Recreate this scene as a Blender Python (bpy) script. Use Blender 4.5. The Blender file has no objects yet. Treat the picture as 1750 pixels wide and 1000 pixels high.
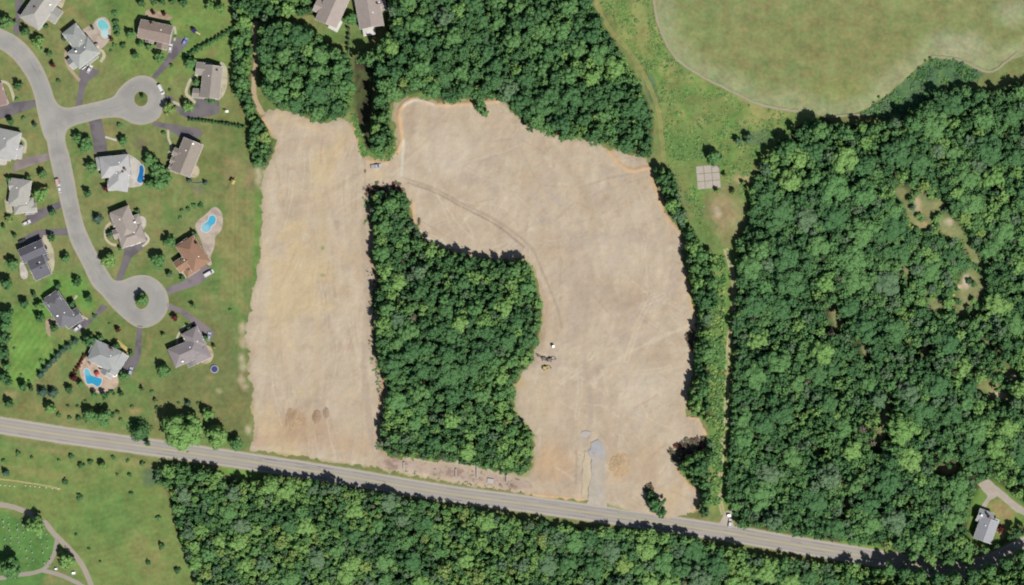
import bpy, bmesh, math, random
import numpy as np
from mathutils import Vector, Matrix
from mathutils.geometry import delaunay_2d_cdt

# ------------------------------------------------------------------ camera, sky, sun, exposure
SC = bpy.context.scene
COL = SC.collection
S = 0.3                      # metres of ground per plan unit (the survey grid is 1750 x 1000 units)
CAM_H = 1500.0
cam_d = bpy.data.cameras.new('camera')
cam_d.sensor_width = 36.0
cam_d.lens = 36.0 * CAM_H / (1750 * S)
cam_d.clip_start = 10.0
cam_d.clip_end = 20000.0
cam = bpy.data.objects.new('camera', cam_d)
cam.location = (0, 0, CAM_H)
cam.rotation_euler = (0, 0, 0)
COL.objects.link(cam)
SC.camera = cam

SUN_EL = math.radians(56.0)
SUN_AZ = Vector((0.60, -0.80))           # towards the sun on the ground: south-east
world = bpy.data.worlds.new('World')
SC.world = world
world.use_nodes = True
wn = world.node_tree.nodes
bg = wn['Background']
sky = wn.new('ShaderNodeTexSky')
sky.sky_type = 'NISHITA'
sky.sun_disc = False
sky.sun_elevation = SUN_EL
sky.sun_rotation = math.atan2(SUN_AZ.x, SUN_AZ.y)
world.node_tree.links.new(sky.outputs[0], bg.inputs[0])
bg.inputs[1].default_value = 0.05
sun_d = bpy.data.lights.new('sun', 'SUN')
sun_d.energy = 4.3
sun_d.angle = math.radians(0.5)
sun_d.color = (1.0, 0.955, 0.885)
sun = bpy.data.objects.new('sun', sun_d)
sv = Vector((SUN_AZ.x * math.cos(SUN_EL), SUN_AZ.y * math.cos(SUN_EL), math.sin(SUN_EL)))
sun.rotation_euler = sv.to_track_quat('Z', 'Y').to_euler()
sun.location = (200, -260, 500)
COL.objects.link(sun)
SC.view_settings.view_transform = 'Standard'
SC.view_settings.look = 'None'
SC.view_settings.exposure = 0.75
SC.view_settings.gamma = 1.0
SC.view_settings.use_curve_mapping = False
SC.render.engine = 'CYCLES'
SC.cycles.pixel_filter_type = 'BLACKMAN_HARRIS'
SC.cycles.filter_width = 2.0
SC.cycles.max_bounces = 5
SC.cycles.diffuse_bounces = 3
SC.cycles.transmission_bounces = 3

random.seed(11)
rng = np.random.default_rng(11)
GAIN = 2.19                  # lit radiance of a white horizontal sheet in this light


# ------------------------------------------------------------------ small helpers
def W(px, py, h=0.0):
    """plan position of a thing whose top, h metres up, was surveyed at (px, py)"""
    k = (CAM_H - h) / CAM_H
    return ((px - 875.0) * S * k, (500.0 - py) * S * k)


def lin(r, g, b):
    o = []
    for v in (r, g, b):
        v = v / 255.0
        o.append(v / 12.92 if v <= 0.04045 else ((v + 0.055) / 1.055) ** 2.4)
    return np.array(o)


def alb(r, g, b):
    """albedo of a sheet that looks (r, g, b) in full sun"""
    return lin(r, g, b) / GAIN


def props(o, label=None, cat=None, group=None, kind=None):
    if label:
        o['label'] = label
    if cat:
        o['category'] = cat
    if group:
        o['group'] = group
    if kind:
        o['kind'] = kind
    return o


def link(o, parent=None):
    COL.objects.link(o)
    if parent is not None:
        o.parent = parent
    return o


def empty(name, x, y, z=0.0, rz=0.0):
    o = bpy.data.objects.new(name, None)
    o.empty_display_size = 0.5
    o.location = (x, y, z)
    o.rotation_euler = (0, 0, rz)
    return link(o)


def new_mesh(name, verts, faces, mat, smooth=False):
    me = bpy.data.meshes.new(name)
    me.from_pydata([tuple(v) for v in verts], [], faces)
    if mat is not None:
        me.materials.append(mat)
    if smooth:
        me.polygons.foreach_set('use_smooth', [True] * len(me.polygons))
    me.update()
    return me


class MB:
    """collects boxes, prisms and tubes into one mesh"""
    def __init__(self):
        self.v, self.f = [], []

    def add(self, verts, faces):
        k = len(self.v)
        self.v += [tuple(p) for p in verts]
        self.f += [tuple(i + k for i in f) for f in faces]
        return self

    def box(self, cx, cy, cz, sx, sy, sz, rz=0.0, ry=0.0, taper=1.0):
        m = Matrix.Translation((cx, cy, cz)) @ Matrix.Rotation(rz, 4, 'Z') @ Matrix.Rotation(ry, 4, 'Y')
        pts = []
        for z in (-.5, .5):
            t = taper if z > 0 else 1.0
            for x, y in ((-.5, -.5), (.5, -.5), (.5, .5), (-.5, .5)):
                pts.append(m @ Vector((x * sx * t, y * sy * t, z * sz)))
        return self.add(pts, [(3, 2, 1, 0), (4, 5, 6, 7), (0, 1, 5, 4), (1, 2, 6, 5), (2, 3, 7, 6), (3, 0, 4, 7)])

    def tube(self, pts, radii, n=7, cap=True):
        pts = [Vector(p) for p in pts]
        rings = []
        for i, p in enumerate(pts):
            a = pts[max(i - 1, 0)]
            b = pts[min(i + 1, len(pts) - 1)]
            d = (b - a).normalized()
            u = d.cross(Vector((0.13, 1, 0.07))).normalized()
            w = d.cross(u)
            rings.append([p + (u * math.cos(6.28319 * j / n) + w * math.sin(6.28319 * j / n)) * radii[i] for j in range(n)])
        k = len(self.v)
        for r in rings:
            self.v += [tuple(q) for q in r]
        for i in range(len(rings) - 1):
            for j in range(n):
                a, b = k + i * n + j, k + i * n + (j + 1) % n
                self.f.append((a, b, b + n, a + n))
        if cap:
            self.f.append(tuple(k + j for j in range(n))[::-1])
            self.f.append(tuple(k + (len(rings) - 1) * n + j for j in range(n)))
        return self

    def prism(self, outline, z0, z1):
        n = len(outline)
        vs = [(x, y, z0) for x, y in outline] + [(x, y, z1) for x, y in outline]
        fs = [tuple(range(n))[::-1], tuple(range(n, 2 * n))]
        fs += [(i, (i + 1) % n, n + (i + 1) % n, n + i) for i in range(n)]
        return self.add(vs, fs)

    def mesh(self, name, mat, smooth=False):
        return new_mesh(name, self.v, self.f, mat, smooth)

    def build(self, name, mat, parent=None, smooth=False):
        return link(bpy.data.objects.new(name, self.mesh(name, mat, smooth)), parent)


# ------------------------------------------------------------------ noise on arrays
def vnoise(x, y, seed=0):
    xi, yi = np.floor(x).astype(np.int64), np.floor(y).astype(np.int64)
    fx, fy = x - xi, y - yi
    fx, fy = fx * fx * (3 - 2 * fx), fy * fy * (3 - 2 * fy)

    def h(a, b):
        n = (a * 374761393 + b * 668265263 + seed * 1442695041) & 0x7fffffff
        n = ((n ^ (n >> 13)) * 1274126177) & 0x7fffffff
        return ((n ^ (n >> 16)) & 0xffff) / 65535.0
    return (h(xi, yi) * (1 - fx) + h(xi + 1, yi) * fx) * (1 - fy) + (h(xi, yi + 1) * (1 - fx) + h(xi + 1, yi + 1) * fx) * fy


def fbm(x, y, scale, seed=0, octv=4):
    x, y = np.asarray(x, float) / scale, np.asarray(y, float) / scale
    t, a, s = 0.0, 0.5, 0.0
    for i in range(octv):
        t = t + a * vnoise(x * 2 ** i + 17.3 * i, y * 2 ** i - 9.1 * i, seed + i)
        s += a
        a *= 0.55
    return t / s


def sstep(a, b, x):
    t = np.clip((x - a) / (b - a), 0, 1)
    return t * t * (3 - 2 * t)


def in_poly(px, py, poly):
    px, py = np.asarray(px, float), np.asarray(py, float)
    r = np.zeros(px.shape, bool)
    n = len(poly)
    for i in range(n):
        x0, y0 = poly[i]
        x1, y1 = poly[(i + 1) % n]
        if y0 == y1:
            continue
        c = ((y0 > py) != (y1 > py)) & (px < (x1 - x0) * (py - y0) / (y1 - y0) + x0)
        r ^= c
    return r


def seg_dist(px, py, line, closed=False):
    px, py = np.asarray(px, float), np.asarray(py, float)
    d = np.full(px.shape, 1e9)
    n = len(line)
    for i in range(n if closed else n - 1):
        x0, y0 = line[i]
        x1, y1 = line[(i + 1) % n]
        dx, dy = x1 - x0, y1 - y0
        L = dx * dx + dy * dy + 1e-9
        t = np.clip(((px - x0) * dx + (py - y0) * dy) / L, 0, 1)
        d = np.minimum(d, np.hypot(px - x0 - t * dx, py - y0 - t * dy))
    return d


def signed(px, py, poly):
    d = seg_dist(px, py, poly, True)
    return np.where(in_poly(px, py, poly), d, -d)


def smooth_line(pts, step=3.0, closed=False):
    """Catmull-Rom through the points, resampled"""
    P = [np.array(p, float) for p in pts]
    n = len(P)
    out = []
    for i in range(n if closed else n - 1):
        p1, p2 = P[i], P[(i + 1) % n]
        p0 = P[i - 1] if (closed or i > 0) else 2 * p1 - p2
        p3 = P[(i + 2) % n] if (closed or i + 2 < n) else 2 * p2 - p1
        k = max(1, int(np.hypot(*(p2 - p1)) / step))
        for j in range(k):
            t = j / k
            out.append(0.5 * ((2 * p1) + (-p0 + p2) * t + (2 * p0 - 5 * p1 + 4 * p2 - p3) * t * t + (-p0 + 3 * p1 - 3 * p2 + p3) * t ** 3))
    if not closed:
        out.append(P[-1])
    return [tuple(p) for p in out]


def circle(cx, cy, r, n=40, ry=None, rot=0.0):
    ry = ry or r
    o = []
    for i in range(n):
        a = 6.283185 * i / n
        x, y = r * math.cos(a), ry * math.sin(a)
        o.append((cx + x * math.cos(rot) - y * math.sin(rot), cy + x * math.sin(rot) + y * math.cos(rot)))
    return o


# ------------------------------------------------------------------ materials
def nodes_of(m):
    m.use_nodes = True
    t = m.node_tree
    return t, t.nodes, t.links, t.nodes['Principled BSDF']


def surface(name, color=None, attr=False, var=0.25, scale=1.2, scale2=12.0, rough=0.95, bump=0.0, spec=0.1, streak=None, mottle=None):
    """colour (or the mesh's own 'tone' attribute) broken up by two scales of grain"""
    m = bpy.data.materials.new(name)
    t, N, L, b = nodes_of(m)
    b.inputs['Roughness'].default_value = rough
    b.inputs['Specular IOR Level'].default_value = spec
    geo = N.new('ShaderNodeNewGeometry')
    src = geo.outputs['Position']
    n1 = N.new('ShaderNodeTexNoise')
    n1.inputs['Scale'].default_value = 1.0 / scale
    n1.inputs['Detail'].default_value = 5
    n1.inputs['Roughness'].default_value = 0.65
    L.new(src, n1.inputs['Vector'])
    n2 = N.new('ShaderNodeTexNoise')
    n2.inputs['Scale'].default_value = 1.0 / scale2
    n2.inputs['Detail'].default_value = 3
    if streak:
        mp = N.new('ShaderNodeMapping')
        mp.inputs['Rotation'].default_value = (0, 0, streak[0])
        mp.inputs['Scale'].default_value = (1.0, streak[1], 1.0)
        L.new(src, mp.inputs['Vector'])
        L.new(mp.outputs[0], n2.inputs['Vector'])
    else:
        L.new(src, n2.inputs['Vector'])
    ad = N.new('ShaderNodeMath')
    ad.operation = 'MULTIPLY_ADD'
    ad.inputs[1].default_value = 0.5
    L.new(n2.outputs[0], ad.inputs[0])
    hf = N.new('ShaderNodeMath')
    hf.operation = 'MULTIPLY'
    hf.inputs[1].default_value = 0.5
    L.new(n1.outputs[0], hf.inputs[0])
    L.new(hf.outputs[0], ad.inputs[2])
    mr = N.new('ShaderNodeMapRange')
    mr.inputs[1].default_value = 0.3
    mr.inputs[2].default_value = 0.7
    mr.inputs[3].default_value = 1.0 - var
    mr.inputs[4].default_value = 1.0 + var
    L.new(ad.outputs[0], mr.inputs[0])
    mul = N.new('ShaderNodeVectorMath')
    mul.operation = 'SCALE'
    if attr:
        a = N.new('ShaderNodeAttribute')
        a.attribute_name = 'tone'
        L.new(a.outputs['Color'], mul.inputs[0])
    else:
        rgb = N.new('ShaderNodeRGB')
        rgb.outputs[0].default_value = (*color, 1)
        L.new(rgb.outputs[0], mul.inputs[0])
    L.new(mr.outputs[0], mul.inputs['Scale'])
    if mottle:
        n3 = N.new('ShaderNodeTexNoise')
        n3.inputs['Scale'].default_value = 1.0 / 3.4
        n3.inputs['Detail'].default_value = 4
        off = N.new('ShaderNodeVectorMath')
        off.operation = 'ADD'
        off.inputs[1].default_value = (71.3, 23.7, 5.0)
        L.new(src, off.inputs[0])
        L.new(off.outputs[0], n3.inputs['Vector'])
        st = N.new('ShaderNodeMapRange')
        st.inputs[1].default_value = .36
        st.inputs[2].default_value = .64
        L.new(n3.outputs[0], st.inputs[0])
        mx = N.new('ShaderNodeMix')
        mx.data_type = 'VECTOR'
        mx.inputs[4].default_value = mottle[0]
        mx.inputs[5].default_value = mottle[1]
        L.new(st.outputs[0], mx.inputs[0])
        m2 = N.new('ShaderNodeVectorMath')
        m2.operation = 'MULTIPLY'
        L.new(mul.outputs[0], m2.inputs[0])
        L.new(mx.outputs[1], m2.inputs[1])
        L.new(m2.outputs[0], b.inputs['Base Color'])
    else:
        L.new(mul.outputs[0], b.inputs['Base Color'])
    if bump:
        bp = N.new('ShaderNodeBump')
        bp.inputs['Strength'].default_value = bump
        bp.inputs['Distance'].default_value = 0.3
        L.new(n1.outputs[0], bp.inputs['Height'])
        L.new(bp.outputs[0], b.inputs['Normal'])
    return m


def paint(name, color, rough=0.4, metal=0.0, spec=0.4):
    m = bpy.data.materials.new(name)
    t, N, L, b = nodes_of(m)
    tc = N.new('ShaderNodeTexCoord')
    nz = N.new('ShaderNodeTexNoise')
    nz.inputs['Scale'].default_value = 2.5
    nz.inputs['Detail'].default_value = 4
    L.new(tc.outputs['Object'], nz.inputs['Vector'])
    mr = N.new('ShaderNodeMapRange')
    mr.inputs[3].default_value = 0.85
    mr.inputs[4].default_value = 1.12
    L.new(nz.outputs[0], mr.inputs[0])
    v = N.new('ShaderNodeVectorMath')
    v.operation = 'SCALE'
    v.inputs[0].default_value = tuple(color)
    L.new(mr.outputs[0], v.inputs['Scale'])
    L.new(v.outputs[0], b.inputs['Base Color'])
    b.inputs['Roughness'].default_value = rough
    b.inputs['Metallic'].default_value = metal
    b.inputs['Specular IOR Level'].default_value = spec
    return m


def leaf_material(name, color, warm):
    """leaf colour that differs from tree to tree and from spray to spray"""
    m = bpy.data.materials.new(name)
    t, N, L, b = nodes_of(m)
    oi = N.new('ShaderNodeObjectInfo')
    at = N.new('ShaderNodeAttribute')
    at.attribute_name = 'tint'
    lv = N.new('ShaderNodeAttribute')
    lv.attribute_name = 'spray'
    s = N.new('ShaderNodeMath')
    s.operation = 'ADD'
    L.new(oi.outputs['Random'], s.inputs[0])
    L.new(at.outputs['Fac'], s.inputs[1])
    fr = N.new('ShaderNodeMath')
    fr.operation = 'FRACT'
    L.new(s.outputs[0], fr.inputs[0])
    mix = N.new('ShaderNodeMix')
    mix.data_type = 'RGBA'
    mix.inputs[6].default_value = (*color, 1)
    mix.inputs[7].default_value = (*warm, 1)
    L.new(fr.outputs[0], mix.inputs[0])
    mr = N.new('ShaderNodeMapRange')
    mr.inputs[3].default_value = 0.78
    mr.inputs[4].default_value = 1.22
    L.new(lv.outputs['Fac'], mr.inputs[0])
    v = N.new('ShaderNodeVectorMath')
    v.operation = 'SCALE'
    L.new(mix.outputs[2], v.inputs[0])
    L.new(mr.outputs[0], v.inputs['Scale'])
    df = N.new('ShaderNodeBsdfDiffuse')
    tr = N.new('ShaderNodeBsdfTranslucent')
    ms = N.new('ShaderNodeMixShader')
    ms.inputs[0].default_value = 0.36
    L.new(v.outputs[0], df.inputs[0])
    L.new(v.outputs[0], tr.inputs[0])
    L.new(df.outputs[0], ms.inputs[1])
    L.new(tr.outputs[0], ms.inputs[2])
    L.new(ms.outputs[0], N['Material Output'].inputs[0])
    N.remove(b)
    return m


def lm(r, g, b, k=1.0):
    return tuple(lin(r, g, b) * k)


LEAF = [
    leaf_material('leaf_dark', (.066, .150, .062), (.080, .168, .066)),
    leaf_material('leaf_mid', (.098, .208, .076), (.118, .226, .082)),
    leaf_material('leaf_bright', (.148, .274, .086), (.172, .294, .094)),
    leaf_material('leaf_grey', (.120, .188, .102), (.102, .176, .094)),
    leaf_material('leaf_yellow', (.176, .268, .080), (.200, .276, .094)),
    leaf_material('leaf_maroon', (.110, .028, .034), (.140, .045, .042)),
    leaf_material('leaf_blue', (.066, .128, .088), (.094, .150, .108)),
    leaf_material('leaf_dead', (.170, .160, .115), (.140, .142, .095)),
]
TONES = ['dark green', 'mid green', 'bright green', 'grey-green', 'yellow-green', 'maroon', 'blue-green', 'bare brown']
BARK = surface('bark', (0.09, 0.07, 0.055), var=0.4, scale=0.3, scale2=2)
GROUND = surface('grass_ground', attr=True, var=0.34, scale=2.2, scale2=8.0, bump=0.12, mottle=((1.08, .985, .99), (.91, 1.02, .95)))
SOIL = surface('bare_soil', attr=True, var=0.12, scale=1.2, scale2=5.0, bump=0.25, streak=(0.25, 0.4), mottle=((1.015, .995, .975), (.985, 1.005, 1.025)))
PAVE = surface('street_asphalt', attr=True, var=0.07, scale=0.6, scale2=9.0, bump=0.03)
DRIVE = surface('driveway_asphalt', attr=True, var=0.09, scale=0.5, scale2=5.0, bump=0.03)
STONE = surface('patio_stone', attr=True, var=0.14, scale=0.7, scale2=3.0, bump=0.05)
GRAVEL = surface('gravel', attr=True, var=0.16, scale=0.5, scale2=3.0, bump=0.2)
KERB = surface('kerb_concrete', alb(186, 178, 164), var=0.1)
YELLOW = surface('road_yellow', alb(200, 186, 134), var=0.25, scale=0.4)
WHITE = surface('road_white', alb(214, 210, 202), var=0.2, scale=0.4)


# ------------------------------------------------------------------ sheets and ribbons on the ground
def set_tone(me, rgb):
    at = me.color_attributes.new('tone', 'FLOAT_COLOR', 'POINT')
    c = np.ones((len(rgb), 4), np.float32)
    c[:, :3] = rgb
    at.data.foreach_set('color', c.ravel())


def const(c):
    c = np.asarray(c, float)
    return lambda px, py: np.tile(c, (len(px), 1))


def sheet(name, outline, z, mat, color, grid=8.0, jag=0.0, holes=(), relief=None, step=4.0, label=None, cat=None, parent=None, kind='structure', skirt=0.0):
    """a sheet in plan units: ragged or clean outline, a grid of points inside, its own tone at every point"""
    def dens(loop, seed):
        out = []
        n = len(loop)
        for i in range(n):
            a, b = np.array(loop[i], float), np.array(loop[(i + 1) % n], float)
            k = max(1, int(np.hypot(*(b - a)) / step))
            for j in range(k):
                out.append(a + (b - a) * j / k)
        out = np.array(out)
        if jag:
            out[:, 0] += (fbm(out[:, 0], out[:, 1], 9.0, seed) - 0.5) * 2 * jag
            out[:, 1] += (fbm(out[:, 0], out[:, 1], 9.0, seed + 5) - 0.5) * 2 * jag
        return out
    loops = [dens(outline, 3)] + [dens(h, 9) for h in holes]
    o = loops[0]
    x0, y0, x1, y1 = o[:, 0].min(), o[:, 1].min(), o[:, 0].max(), o[:, 1].max()
    gx, gy = np.meshgrid(np.arange(x0 + grid * .5, x1, grid), np.arange(y0 + grid * .5, y1, grid))
    gx, gy = gx.ravel(), gy.ravel()
    if len(gx):
        gx = gx + (vnoise(gx * 3.1, gy * 3.7, 5) - .5) * grid * .5
        gy = gy + (vnoise(gx * 2.7, gy * 3.3, 8) - .5) * grid * .5
        keep = in_poly(gx, gy, o)
        for h in loops[1:]:
            keep &= ~in_poly(gx, gy, h)
        gx, gy = gx[keep], gy[keep]
        dm = np.full(len(gx), 1e9)
        for l in loops:
            if len(gx):
                A = l
                for c0 in range(0, len(A), 200):
                    dd = np.hypot(gx[:, None] - A[None, c0:c0 + 200, 0], gy[:, None] - A[None, c0:c0 + 200, 1]).min(1)
                    dm = np.minimum(dm, dd)
        k2 = dm > min(grid, step) * .45
        gx, gy, dm = gx[k2], gy[k2], dm[k2]
    else:
        dm = np.zeros(0)
    edges, pts = [], []
    for l in loops:
        k = len(pts)
        pts += [tuple(p) for p in l]
        edges += [(k + i, k + (i + 1) % len(l)) for i in range(len(l))]
    nb = len(pts)
    pts += list(zip(gx.tolist(), gy.tolist()))
    vs, es, fs, *_ = delaunay_2d_cdt([Vector((p[0], p[1])) for p in pts], edges, [], 0, 1e-5)
    V = np.array([(v.x, v.y) for v in vs])
    F = np.array([f for f in fs if len(f) == 3])
    cen = V[F].mean(1)
    ok = in_poly(cen[:, 0], cen[:, 1], o)
    for h in loops[1:]:
        ok &= ~in_poly(cen[:, 0], cen[:, 1], h)
    F = F[ok]
    zz = np.full(len(V), z)
    if relief is not None:
        zz = zz + relief(V[:, 0], V[:, 1])
    xyz = np.column_stack([(V[:, 0] - 875) * S, (500 - V[:, 1]) * S, zz])
    # plan y points down, so the winding flips
    a, b, c = xyz[F[:, 0]], xyz[F[:, 1]], xyz[F[:, 2]]
    nz = (b[:, 0] - a[:, 0]) * (c[:, 1] - a[:, 1]) - (b[:, 1] - a[:, 1]) * (c[:, 0] - a[:, 0])
    F[nz < 0] = F[nz < 0][:, ::-1]
    me = new_mesh(name, xyz.tolist(), F.tolist(), mat, relief is not None)
    set_tone(me, color(V[:, 0], V[:, 1]))
    ob = link(bpy.data.objects.new(name, me), parent)
    if parent is None:
        props(ob, label, cat, None, kind)
    return ob


def ribbon(name, line, offs, tones, z, mat, label=None, cat=None, parent=None, kind='structure', closed=False, zoff=None, noise=0.0, smooth=True):
    """a strip that follows a plan line; offs are distances across it in plan units"""
    pts = np.array(smooth_line(line, 3.0, closed) if smooth else line, float)
    if closed:
        tan = np.roll(pts, -1, 0) - np.roll(pts, 1, 0)
    else:
        tan = np.gradient(pts, axis=0)
    tan /= np.hypot(tan[:, 0], tan[:, 1])[:, None] + 1e-9
    nor = np.column_stack([-tan[:, 1], tan[:, 0]])
    m, k = len(pts), len(offs)
    P = np.zeros((m, k, 2))
    for j, o in enumerate(offs):
        oo = o
        if noise and j in (0, k - 1):
            oo = o + (fbm(pts[:, 0], pts[:, 1], 7.0, 31 + j) - .5) * 2 * noise
            P[:, j] = pts + nor * oo[:, None]
        else:
            P[:, j] = pts + nor * oo
    zz = np.full((m, k), z)
    if zoff is not None:
        zz = zz + np.array(zoff)[None, :]
    xyz = np.dstack([(P[..., 0] - 875) * S, (500 - P[..., 1]) * S, zz]).reshape(-1, 3)
    fs = []
    for i in range(m if closed else m - 1):
        i2 = (i + 1) % m
        for j in range(k - 1):
            fs.append((i * k + j, i * k + j + 1, i2 * k + j + 1, i2 * k + j))
    me = new_mesh(name, xyz.tolist(), fs, mat)
    bm = bmesh.new()
    bm.from_mesh(me)
    bmesh.ops.recalc_face_normals(bm, faces=bm.faces)
    if sum(f.normal.z for f in bm.faces) < 0:
        bmesh.ops.reverse_faces(bm, faces=bm.faces)
    bm.to_mesh(me)
    bm.free()
    set_tone(me, np.tile(np.array(tones), (m, 1)))
    ob = link(bpy.data.objects.new(name, me), parent)
    if parent is None:
        props(ob, label, cat, None, kind)
    return ob


def blend(c, color, a):
    return c + (np.asarray(color)[None, :] - c) * np.asarray(a)[:, None]


def splat(px, py, cx, cy, rx, ry=None, rot=0.0, soft=0.5, seed=1):
    ry = ry or rx
    r = math.radians(rot)
    dx, dy = px - cx, py - cy
    u, v = dx * math.cos(r) + dy * math.sin(r), -dx * math.sin(r) + dy * math.cos(r)
    d = np.hypot(u / rx, v / ry) + (fbm(px, py, max(6.0, min(rx, ry) * .8), seed) - .5) * 0.7
    return 1 - sstep(1 - soft, 1.0 + soft * .3, d)


# ------------------------------------------------------------------ plan of the place
STREET = [(-30, 34), (0, 49), (25, 61.6), (45, 78), (63, 100.6), (75.4, 123), (85.5, 148), (92, 168), (99, 179), (108, 184), (118, 185), (131, 182.5), (161, 176),
          (185, 170), (196, 164), (204, 153), (216, 141), (231, 132.5), (246, 130), (261, 135), (271.5, 147), (279, 161), (281, 177), (274, 196), (264, 206),
          (246, 212), (228, 210.5), (214, 204), (201, 200), (176, 201), (151, 207), (128, 213.5), (116, 220), (111, 230), (110.8, 240), (112.5, 250), (118, 267.6), (125.7, 305),
          (133, 345.6), (143, 386), (161, 426), (181, 461), (191, 476), (198, 480.5), (210, 480), (222, 475), (236, 471.5), (252, 472), (267, 479), (279, 491), (286, 506), (287, 520), (283, 535),
          (273, 548), (259, 556.5), (245, 559.5), (231, 556.7), (214, 545), (191, 523), (176, 505), (158, 486), (141, 451), (123, 416), (113, 381), (103, 340.6),
          (93, 300), (85.5, 267.6), (80.5, 240), (75.4, 232), (66.6, 198.6), (60, 166), (50, 138), (30, 108), (15, 93), (0, 83), (-30, 70)]
ISLE1 = circle(241, 169, 12.5, 30, 13.5)
ISLE2 = circle(242.5, 513.5, 12.5, 30, 15.5, 0.2)
ROAD = [(-120, 708), (0, 727), (120, 745.5), (240, 762), (380, 782), (580, 812.5), (765, 843.5), (920, 864), (1083, 887), (1230, 909), (1370, 933), (1510, 956), (1575, 968), (1632, 974), (1686, 963), (1745, 936), (1850, 880), (1960, 830)]

DIRT = [(437, 205), (452, 192), (470, 185), (500, 190), (545, 210), (590, 203), (604, 215), (612, 240), (622, 268), (650, 274), (672, 262), (680, 240),
        (676, 210), (668, 195), (676, 178), (700, 163), (745, 172), (790, 172), (850, 168), (870, 185), (900, 215), (960, 232), (1010, 240), (1045, 255), (1100, 268),
        (1114, 285), (1117, 305), (1130, 332), (1135, 360), (1150, 380), (1166, 400), (1170, 440), (1175, 480), (1184, 520), (1192, 550), (1186, 590), (1186, 640), (1172, 675),
        (1176, 708), (1196, 712), (1208, 738), (1204, 760), (1170, 780), (1158, 800), (1178, 826), (1196, 840), (1197, 862), (1184, 876), (1160, 884), (1140, 889), (1100, 878), (1060, 872),
        (1034, 862), (1000, 857), (940, 853), (900, 846), (840, 837), (780, 827), (700, 812), (640, 801), (580, 792), (520, 782), (450, 772), (424, 770), (430, 752), (434, 728), (429, 700), (431, 668), (424, 640), (426, 600), (418, 575), (424, 540), (432, 500), (440, 450), (446, 380), (446, 320), (452, 290), (468, 262), (470, 240), (456, 222)]
CENTRAL = [(630, 345), (645, 326), (688, 326), (700, 340), (704, 375), (722, 405), (745, 420), (790, 434), (820, 441), (870, 447), (893, 442), (910, 455), (917, 490), (927, 520), (925, 560), (920, 580),
           (912, 600), (908, 620), (890, 635), (880, 660), (878, 690), (885, 710), (900, 728), (912, 745), (908, 798), (900, 812), (860, 808), (820, 800), (790, 792), (750, 788), (710, 785), (668, 780),
           (654, 770), (650, 740), (656, 700), (662, 660), (648, 630), (641, 590), (644, 540), (640, 510), (646, 480), (636, 440), (641, 400), (634, 370)]
NORTH_W = [(442, 46), (475, 34), (520, 40), (548, 60), (562, 78), (590, 90), (602, 102), (604, 165), (592, 198), (545, 211), (500, 190), (468, 183), (446, 160), (442, 120), (438, 90)]
NORTH_M = [(652, -20), (1004, -20), (1012, 5), (1035, 48), (1064, 92), (1094, 142), (1116, 190), (1118, 262), (1104, 270), (1060, 260), (1035, 248), (1000, 242), (960, 242), (925, 226), (905, 222), (880, 195), (862, 170),
           (820, 176), (800, 168), (770, 180), (745, 172), (720, 160), (690, 166), (664, 180), (640, 165), (632, 120), (606, 104), (604, 92), (640, 82), (656, 60)]
PENINSULA = [(640, 165), (666, 180), (668, 212), (675, 240), (666, 262), (642, 270), (630, 262), (632, 235), (634, 200)]
HEDGE_W = [(392, -10), (545, -10), (540, 25), (470, 30), (440, 42), (432, 60), (433, 100), (430, 140), (432, 175), (440, 195), (452, 215), (468, 240), (466, 262), (450, 290), (432, 285), (424, 250), (424, 205), (412, 180), (396, 150), (398, 110), (395, 70), (404, 50), (396, 20)]
EAST_STRIP = [(1120, 288), (1140, 286), (1154, 300), (1160, 335), (1182, 385), (1202, 420), (1222, 436), (1228, 470), (1226, 530), (1214, 560), (1216, 600), (1214, 660), (1216, 720), (1214, 800), (1216, 860), (1208, 884), (1190, 880),
              (1200, 862), (1199, 840), (1182, 824), (1154, 794), (1176, 780), (1208, 764), (1214, 740), (1204, 716), (1180, 706), (1176, 678), (1188, 640), (1186, 590), (1196, 550), (1188, 520), (1179, 480), (1174, 440), (1170, 400), (1154, 380), (1139, 360), (1134, 332), (1122, 305)]
EAST = [(1258, 420), (1276, 382), (1282, 330), (1298, 280), (1310, 262), (1332, 240), (1360, 215), (1398, 196), (1442, 214), (1480, 208), (1520, 206), (1560, 190), (1588, 165), (1602, 152), (1650, 146), (1690, 156), (1740, 142), (1790, 130), (1790, 895),
        (1752, 915), (1720, 932), (1690, 946), (1640, 956), (1560, 950), (1515, 942), (1440, 930), (1350, 915), (1262, 902), (1252, 872), (1240, 860), (1246, 760), (1252, 650), (1258, 600), (1246, 575), (1250, 545), (1256, 530), (1258, 480)]
SOUTH = [(262, 802), (300, 792), (372, 803), (392, 822), (448, 820), (462, 808), (540, 817), (600, 832), (700, 852), (800, 869), (900, 889), (1000, 903), (1080, 903), (1150, 908), (1230, 930), (1300, 950), (1400, 960), (1500, 966), (1570, 982), (1632, 988), (1690, 978), (1750, 950), (1790, 930),
         (1790, 1040), (345, 1040), (330, 985), (320, 960), (300, 900), (290, 862), (285, 840), (268, 825)]
CLEARINGS = [(1572, 362, 26, 38, -10), (1624, 390, 40, 16, 35), (1656, 500, 28, 48, 12), (1430, 546, 13, 26, -8), (1512, 722, 10, 50, 12), (1702, 672, 30, 14, 30), (1622, 802, 24, 12, -5), (1600, 350, 16, 12, 0), (1598, 520, 10, 26, -35), (1664, 436, 9, 30, -35), (1728, 640, 14, 12, 0), (1395, 770, 14, 6, 80), (1540, 330, 12, 14, 0), (1545, 470, 10, 16, 20), (1580, 600, 12, 9, 0), (1480, 600, 9, 14, -30), (1690, 580, 10, 14, 0), (1450, 860, 8, 14, 20), (1560, 860, 10, 8, 0)]
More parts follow.
